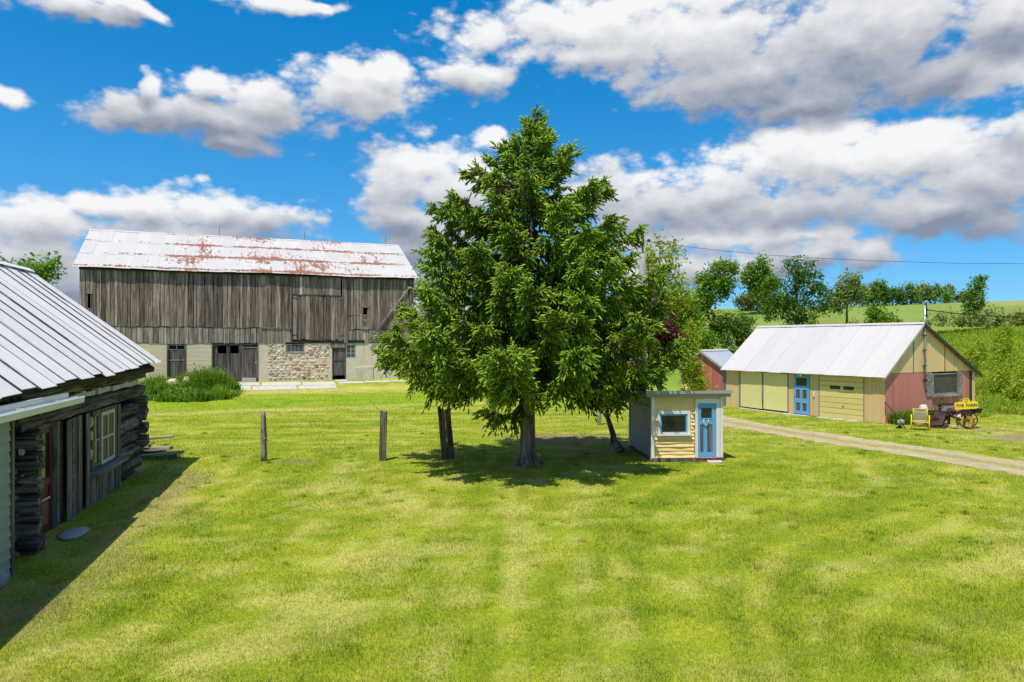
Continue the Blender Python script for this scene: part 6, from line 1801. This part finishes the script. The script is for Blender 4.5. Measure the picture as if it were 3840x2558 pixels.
up = thing('utility_pole', 'pale grey utility pole rising behind the right side of the spruce', 'pole', (4.95, 27.0, gz(4.95, 27)))
MB().tube([(0, 0, -0.2), (0, 0, 3), (0, 0, 6), (0, 0, 7.95)], [0.16, 0.15, 0.135, 0.125], 12).build('shaft', M['utility'], up, True)
MB().tube([(-0.02, -0.13, 7.25), (-0.02, -0.17, 7.75)], 0.035, 7).blob((-0.02, -0.16, 7.62), (0.05, 0.05, 0.09), 7, 5, 0.05).build('bracket', M['rust'], up)
MB().blob((0.24, -0.02, 7.6), (0.07, 0.06, 0.06), 7, 5, 0.05).build('insulator', M['wire'], up)

def cable(name, label, pts, rad, wob=0.01):
    P = [Vector(p) for p in pts]
    out = []
    for i in range(len(P) - 1):
        for k in range(6):
            t = k / 6
            p0, p1, p2, p3 = P[max(i - 1, 0)], P[i], P[i + 1], P[min(i + 2, len(P) - 1)]
            q = 0.5 * ((2 * p1) + (p2 - p0) * t + (2 * p0 - 5 * p1 + 4 * p2 - p3) * t * t + (3 * p1 - p0 - 3 * p2 + p3) * t ** 3)
            out.append(q + Vector((0, 0, random.uniform(-wob, wob))))
    out.append(P[-1])
    o = MB().tube(out, rad, 5).build(name, M['wire'], None, True)
    return tag(o, label, 'cable')
cable('overhead_wire', 'thin dark overhead wire from the utility pole across the sky to the right', [(5.15, 26.98, 7.58), (8.6, 27.0, 7.16), (11.9, 27.0, 6.93), (15.2, 27.0, 6.79), (19.4, 27.0, 6.74), (25.0, 27.0, 6.9), (32, 27, 7.4)], 0.008)
mt_ = gar_pt(9.95, 2.95, 5.28)
cable('service_cable', 'thick black service cable from the garage mast to the right', [mt_, (mt_[0] + 2.6, mt_[1] + 1.2, 5.12), (mt_[0] + 6.0, mt_[1] + 2.6, 5.04), (mt_[0] + 9.5, mt_[1] + 4.0, 5.1), (mt_[0] + 15, mt_[1] + 6, 5.5)], 0.026, 0.006)
cable('barn_cable', 'thin wire from the barn corner towards the spruce', [barn_pt(21.15, -0.03, 7.72), (-4.5, 46, 7.05), (0, 36, 6.6), (4.9, 27.05, 7.4)], 0.012)

# ------------------------------------------------------------------ heap of old planks behind the shed corner
LG = 'old planks heaped by the log shed'
def plank(x0, x1, y, z, w, h, tilt, yaw, label, mat='plank_wood'):
    n = 7
    m = rough_bar(-(x1 - x0) / 2, (x1 - x0) / 2, -w / 2, w / 2, -h / 2, h / 2, min(w, h) * 0.10, n, 0.12)
    o = m.build('plank', M[mat], None)
    o.location = ((x0 + x1) / 2, y, z + gz((x0 + x1) / 2, y)); o.rotation_euler = (0, -tilt, yaw)
    return tag(o, label, 'plank', LG)
plank(-14.0, -11.15, 23.4, 0.52, 0.15, 0.09, 0.10, 0.05, 'thin bleached pole sticking out topmost of the plank heap')
plank(-14.0, -11.85, 23.3, 0.36, 0.24, 0.14, 0.01, 0.0, 'grey plank with a dark broken end, second from the top of the heap')
plank(-14.0, -12.05, 23.1, 0.27, 0.26, 0.12, 0.03, 0.02, 'wide flat plank in the front of the heap')
plank(-12.9, -11.20, 23.35, 0.24, 0.30, 0.13, 0.05, 0.03, 'pale plank with a rounded end jutting out right of the heap')
plank(-14.0, -11.5, 23.6, 0.13, 0.30, 0.13, 0.0, -0.03, 'long plank lying near the bottom behind the others')
plank(-12.1, -10.65, 23.0, 0.14, 0.22, 0.10, 0.09, 0.10, 'short tilted plank at the far right of the heap')
plank(-11.35, -10.95, 23.15, 0.06, 0.20, 0.12, 0.0, 0.3, 'small grey block lying on the grass at the right of the heap')
plank(-13.8, -11.6, 23.0, 0.06, 0.24, 0.14, 0.02, 0.0, 'dark weathered beam lying lowest on the grass', 'post_dark')
def heap(r, n):
    return np.column_stack([r.uniform(-13.8, -10.8, n), r.normal(22.95, 0.22, n)])
P, r_ = scatter(heap, 1500, 22)
tag(grass_patch('dry_grass', P, r_.uniform(0.06, 0.22, len(P)), 0.022, 'leaf_olive', r_.uniform(0.4, 1.0, len(P)), seed=23, lean=1.0), kind='stuff')

# leaf litter and a stub of old wood at the hut's rear corner
o = MB().blob((0, 0, 0.12), (0.26, 0.22, 0.24), 9, 6, 0.2).build('stump', M['bark'], None, True); o.location = (3.55, 24.3, 0)
tag(o, 'brown rotten stump at the rear left corner of the hut', 'stump')

# ------------------------------------------------------------------ yellow garden chair (seen from behind)
def make_chair():
    T = thing('garden_chair', 'yellow tube garden chair with a grey sling back facing the garage', 'chair', (17.28, 30.1, gz(17.28, 30.1)), R(-30))
    fr = MB()
    for s in (-1, 1):
        x = s * 0.33
        fr.tube([(x, -0.02, 0.0), (x, 0.0, 0.35), (x, 0.02, 0.56), (x, 0.07, 0.61), (x, 0.16, 0.62), (x, 0.50, 0.60), (x, 0.58, 0.55), (x, 0.62, 0.3), (x, 0.66, 0.0)], 0.028, 8)
        xb = s * 0.255
        fr.tube([(xb, -0.16, 0.93), (xb, -0.06, 0.60), (xb, 0.03, 0.40), (xb, 0.12, 0.36), (xb, 0.54, 0.41), (xb, 0.60, 0.38)], 0.020, 8)
        fr.tube([(x, 0.03, 0.38), (xb, 0.03, 0.40)], 0.018, 6)
    for (y, z) in ((0.03, 0.36), (0.55, 0.36)):
        fr.tube([(-0.33, y, z), (0, y, z - 0.015), (0.33, y, z)], 0.018, 7)
    fr.tube([(-0.255, -0.16, 0.93), (0.255, -0.16, 0.93)], 0.014, 6)
    fr.build('frame', M['yellow'], T, True)
    prof = [(-0.17, 0.93), (-0.12, 0.76), (-0.06, 0.60), (-0.015, 0.49), (0.03, 0.42)]
    sl = MB()
    def strip(prof, name):
        m = MB(); n = len(prof); vs = []
        for (y, z) in prof:
            for x in (-0.245, 0, 0.245):
                sag = 0.012 if x == 0 else 0
                vs += [(x, y + sag, z), (x, y + sag + 0.008, z + 0.004)]
        fs = []
        for i in range(n - 1):
            for k in range(2):
                a = i * 6 + k * 2; b = a + 6
                fs += [(a, a + 2, b + 2, b), (a + 1, b + 1, b + 3, a + 3)]
        m.add(vs, fs).build(name, M['sling'], T)
    strip(prof, 'sling_back')
    strip([(0.05, 0.395), (0.15, 0.365), (0.35, 0.375), (0.54, 0.41)], 'sling_seat')
    return T
make_chair()

# ------------------------------------------------------------------ rusty farm implement with the yellow sign
def make_machine():
    bx, by = 19.2, 30.9
    T = thing('farm_implement', 'brown rusty antique farm implement with a spoked wheel by the red gable wall', 'farm machine', (bx, by, gz(bx, by)), R(-20))
    b = MB().beam((-1.0, 0.1, 0.70), (0.45, 0.05, 0.64), 0.09, 0.10).beam((-0.95, 0.55, 0.66), (0.5, 0.5, 0.62), 0.08, 0.09).beam((-0.55, 0.1, 0.66), (-0.5, 0.55, 0.66), 0.07)
    b.beam((-0.45, 0.0, 0.66), (0.25, -0.05, 0.36), 0.08).beam((-0.2, 0.2, 0.62), (-0.12, 0.2, 0.0), 0.09).beam((0.1, 0.3, 0.62), (-0.7, 0.25, 0.03), 0.06).beam((0.45, 0.1, 0.66), (0.42, 0.15, 0.08), 0.08)
    b.beam((-0.05, 0.6, 0.6), (-0.05, 0.62, 0.0), 0.07)
    b.build('frame', M['rust'], T)
    # tilted sheet hopper at the left
    pl = MB()
    A, B_, C_, D_ = (-1.03, -0.10, 0.02), (-0.45, -0.16, 0.02), (-0.22, 0.05, 0.60), (-0.86, 0.12, 0.60)
    for dy in (0.0,):
        pl.add([A, B_, C_, D_, *[(p[0], p[1] + 0.03, p[2] - 0.01) for p in (A, B_, C_, D_)]], [(0, 1, 2, 3), (7, 6, 5, 4), (0, 4, 5, 1), (1, 5, 6, 2), (2, 6, 7, 3), (3, 7, 4, 0)])
    pl.box(-0.92, -0.60, -0.20, -0.12, 0.18, 0.46, j=0.03)
    pl.add([(-1.05, -0.30, 0.0), (-0.45, -0.36, 0.0), (-0.20, 0.0, 0.22), (-1.0, 0.0, 0.12), (-1.05, -0.30, 0.03), (-0.45, -0.36, 0.03), (-0.20, 0.0, 0.25), (-1.0, 0.0, 0.15)], [(3, 2, 1, 0), (4, 5, 6, 7), (0, 1, 5, 4), (1, 2, 6, 5), (2, 3, 7, 6), (3, 0, 4, 7)])
    pl.build('mouldboard', M['rust'], T)
    MB().add([(-0.95, -0.28, 0.10), (-0.50, -0.34, 0.16), (-0.30, -0.10, 0.66), (-0.72, -0.06, 0.70), (-0.95, -0.25, 0.08), (-0.50, -0.31, 0.14), (-0.30, -0.07, 0.64), (-0.72, -0.03, 0.68)], [(0, 1, 2, 3), (7, 6, 5, 4), (0, 4, 5, 1), (1, 5, 6, 2), (2, 6, 7, 3), (3, 7, 4, 0)]).build('side_plate', M['rust'], T)
    ch = MB().tube([(-1.02, 0.0, 0.05), (-0.80, -0.02, 0.40), (-0.55, 0.05, 0.78)], 0.03, 6).tube([(0.02, -0.16, 0.30), (0.25, -0.2, 0.15), (0.45, -0.2, 0.05)], 0.025, 6).tube([(-0.20, -0.1, 0.66), (0.05, -0.22, 0.45), (0.12, -0.2, 0.05)], 0.03, 6)
    ch.build('tie_rod', M['rust'], T)
    bxm = MB().add([(-0.42, 0.30, 0.66), (0.0, 0.28, 0.66), (0.0, 0.62, 0.66), (-0.42, 0.62, 0.66), (-0.46, 0.26, 1.02), (0.02, 0.24, 1.02), (0.02, 0.66, 1.02), (-0.46, 0.66, 1.02)], [(3, 2, 1, 0), (4, 5, 6, 7), (0, 1, 5, 4), (1, 2, 6, 5), (2, 3, 7, 6), (3, 0, 4, 7)])
    bxm.build('seed_box', M['fascia_grey'], T)
    MB().box(-0.48, 0.06, 0.24, 0.28, 0.98, 1.05).build('box_rim', M['rust'], T)
    lv = MB().tube([(-0.52, 0.1, 0.66), (-0.53, 0.1, 1.0), (-0.51, 0.1, 1.18), (-0.42, 0.08, 1.29), (-0.38, 0.06, 1.37)], [0.035, 0.03, 0.022, 0.018, 0.016], 7)
    lv.tube([(-0.60, 0.08, 0.93), (-0.44, 0.12, 0.97)], 0.04, 7).tube([(-0.56, 0.05, 0.8), (-0.46, 0.1, 1.05)], 0.03, 6).blob((-0.53, 0.06, 1.0), (0.06, 0.05, 0.05), 7, 4, 0.1)
    lv.build('lever', M['rust'], T, True)
    gr = MB().blob((-0.12, 0.1, 0.76), (0.13, 0.1, 0.10), 9, 5, 0.12).tube([(-0.22, 0.05, 0.72), (0.08, 0.05, 0.72)], 0.07, 9).blob((0.28, 0.12, 0.62), (0.16, 0.12, 0.13), 9, 5, 0.12)
    gr.build('gear_case', M['rust'], T)
    # spoked wheel
    wc = Vector((0.50, -0.12, 0.40)); Rw = 0.35
    rim = MB()
    n = 26
    rim.tube([wc + Vector((math.cos(2 * math.pi * k / n) * Rw, 0, math.sin(2 * math.pi * k / n) * Rw)) for k in range(n + 1)], 0.026, 6, False)
    wh = rim.build('wheel', M['rust'], T, True)
    for k in range(11):
        a = 2 * math.pi * k / 11 + 0.2
        MB().tube([wc + Vector((0.05 * math.cos(a), 0.0, 0.05 * math.sin(a))), wc + Vector((Rw * math.cos(a), 0, Rw * math.sin(a)))], 0.013, 5).build('spoke', M['rust_orange'], wh)
    MB().tube([wc + Vector((0, -0.10, 0)), wc + Vector((0, 0.12, 0))], [0.065, 0.085], 10).build('hub', M['rust_orange'], wh, True)
    fk = MB().beam((0.74, -0.05, 0.46), (0.70, -0.12, 0.16), 0.05).beam((0.70, -0.12, 0.18), (0.54, -0.16, 0.03), 0.07).beam((0.70, -0.06, 0.16), (0.60, 0.1, 0.02), 0.05)
    fk.build('fork', M['rust_orange'], T)
    MB().box(0.45, 0.62, -0.22, 0.0, -0.02, 0.045, j=0.015).box(0.34, 0.42, -0.1, 0.02, -0.02, 0.26, j=0.02).build('skid', M['rust'], T)
    MB().add([(0.70, 0.05, 0.66), (1.02, 0.0, 0.70), (1.02, 0.4, 0.70), (0.70, 0.4, 0.66), (0.66, 0.0, 0.86), (1.06, -0.05, 0.88), (1.06, 0.45, 0.88), (0.66, 0.45, 0.86)], [(3, 2, 1, 0), (4, 5, 6, 7), (0, 1, 5, 4), (1, 2, 6, 5), (2, 3, 7, 6), (3, 0, 4, 7)]).build('rear_box', M['rust'], T)
    MB().beam((0.45, 0.15, 0.60), (0.80, 0.2, 0.70), 0.12).box(0.30, 0.66, 0.0, 0.16, 0.55, 0.80, j=0.02).build('bracket', M['rust'], T)
    MB().add([(0.10, -0.14, 0.52), (0.22, -0.15, 0.50), (0.24, -0.14, 0.66), (0.12, -0.12, 0.58), (0.10, -0.13, 0.52), (0.22, -0.14, 0.50), (0.24, -0.13, 0.66), (0.12, -0.11, 0.58)], [(0, 1, 2, 3), (7, 6, 5, 4), (0, 4, 5, 1), (1, 5, 6, 2), (2, 6, 7, 3), (3, 7, 4, 0)]).build('white_plate', M['white_plastic'], T)
    return T
make_machine()
o = MB().box(-0.42, 0.42, -0.18, 0.2, 0.0, 0.10, j=0.03).build('flat_stone', M['stones'][1], None); o.location = (19.45, 30.82, gz(19.45, 30.8)); o.rotation_euler = (0, 0.06, 0.2)
tag(o, 'flat tan stone lying under the rusty implement', 'stone')

def make_sign():
    T = thing('farm_sign', 'bright yellow scalloped sign with green lettering on the rusty implement', 'sign', (19.62, 30.72, gz(19.6, 30.7)), R(-26))
    pts = [(-0.40, 0.80), (0.38, 0.88), (0.44, 1.06), (0.415, 1.18), (0.36, 1.205), (0.30, 1.19), (0.25, 1.215), (0.19, 1.19), (0.135, 1.20), (0.12, 1.265), (0.07, 1.315), (0.0, 1.325), (-0.075, 1.295), (-0.125, 1.235), (-0.135, 1.165), (-0.19, 1.145), (-0.25, 1.16), (-0.30, 1.12), (-0.36, 1.135), (-0.415, 1.10), (-0.44, 1.04), (-0.42, 0.95)]
    n = len(pts)
    m = MB()
    c = (0.0, 1.03)
    vs = [(p[0], 0.0, p[1]) for p in pts] + [(p[0], 0.02, p[1]) for p in pts] + [(c[0], 0.0, c[1]), (c[0], 0.02, c[1])]
    fs = []
    for i in range(n):
        j = (i + 1) % n
        fs += [(i, j, 2 * n), (j + n, i + n, 2 * n + 1), (i, i + n, j + n, j)]
    m.add(vs, fs).build('board', M['yellow'], T)
    def letters(txt, size, x, z, rot, name):
        cu = bpy.data.curves.new(name, 'FONT')
        cu.body = txt; cu.size = size; cu.align_x = 'CENTER'; cu.align_y = 'CENTER'; cu.extrude = 0.004; cu.offset = 0.006; cu.space_character = 1.05
        tmp = bpy.data.objects.new(name, cu)
        COL.objects.link(tmp)
        dg = bpy.context.evaluated_depsgraph_get()
        me = bpy.data.meshes.new_from_object(tmp.evaluated_get(dg))
        bpy.data.objects.remove(tmp)
        me.materials.clear(); me.materials.append(M['sign_green'])
        o = bpy.data.objects.new(name, me); COL.objects.link(o); o.parent = T
        o.rotation_euler = Matrix.Rotation(rot, 3, 'Y').to_4x4().to_euler() if False else (R(90), -rot, 0)
        o.location = (x, -0.0055, z)
    letters('THE', 0.155, -0.235, 0.985, 0.09, 'lettering')
    letters('FARM', 0.155, 0.195, 1.02, 0.09, 'lettering')
    ring = MB()
    k = 16
    ring.tube([(0.045 * math.cos(2 * math.pi * i / k), -0.004, 1.215 + 0.07 * math.sin(2 * math.pi * i / k)) for i in range(k + 1)], 0.011, 6, False)
    ring.build('oval_mark', M['sign_green'], T)
    MB().box(-0.1, -0.06, 0.02, 0.05, 0.62, 0.95).box(0.14, 0.18, 0.02, 0.05, 0.62, 0.98).build('bracket', M['rust'], T)
    return T
make_sign()

# odds and ends along the gable wall
rod = MB().tube([(16.42, 31.3, 1.12), (16.62, 31.0, 0.72), (16.98, 30.6, -0.02)], [0.02, 0.024, 0.024], 6).tube([(16.42, 31.3, 1.12), (16.45, 31.33, 0.55)], 0.014, 5)
tag(rod.build('pump_rod', M['rust'], None, True), 'thin rusty iron rod leaning left of the yellow chair', 'rod')
o = MB().blob((0, 0, 0.15), (0.15, 0.13, 0.12), 9, 6, 0.1).build('rock', M['stones'][4], None, True); o.location = (17.0, 31.1, gz(17, 31.1) + 0.10)
tag(o, 'pale rounded rock behind the rod left of the yellow chair', 'rock')
bk = MB().tube([(0, 0, 0), (0, 0, 0.17)], [0.085, 0.105], 10, False).tube([(0, 0, 0.0), (0, 0, 0.005)], [0.085, 0.085], 10)
o = bk.build('bucket', M['wire'], None); o.location = (16.72, 30.85, gz(16.7, 30.85)); o.rotation_euler = (1.2, 0.1, 0.3)
tag(o, 'small black bucket tipped over in the grass below the pale rock', 'bucket')
o = MB().blob((0, 0, 0.28), (0.30, 0.22, 0.34), 9, 6, 0.2).build('stump', M['stones'][1], None, True); o.location = (18.15, 31.6, gz(18.1, 31.6))
tag(o, 'tan rotten stump between the yellow chair and the rusty implement', 'stump')
o = MB().blob((0, 0, 0.2), (0.18, 0.16, 0.24), 9, 6, 0.12).build('rock', M['stones'][7], None, True); o.location = (18.75, 32.4, gz(18.7, 32.4) + 0.45)
tag(o, 'whitish rock among weeds under the gable window', 'rock')
o = MB().tube([(0, 0, 0.25), (0.25, 0, 0.42), (0.45, 0, 0.36), (0.62, 0.05, 0.15)], [0.08, 0.10, 0.08, 0.03], 7).build('white_scrap', M['white_plastic'], None, True); o.location = (22.0, 34.2, gz(22, 34.2) + 0.15)
tag(o, 'bent white scrap in the tall grass right of the implement', 'scrap')
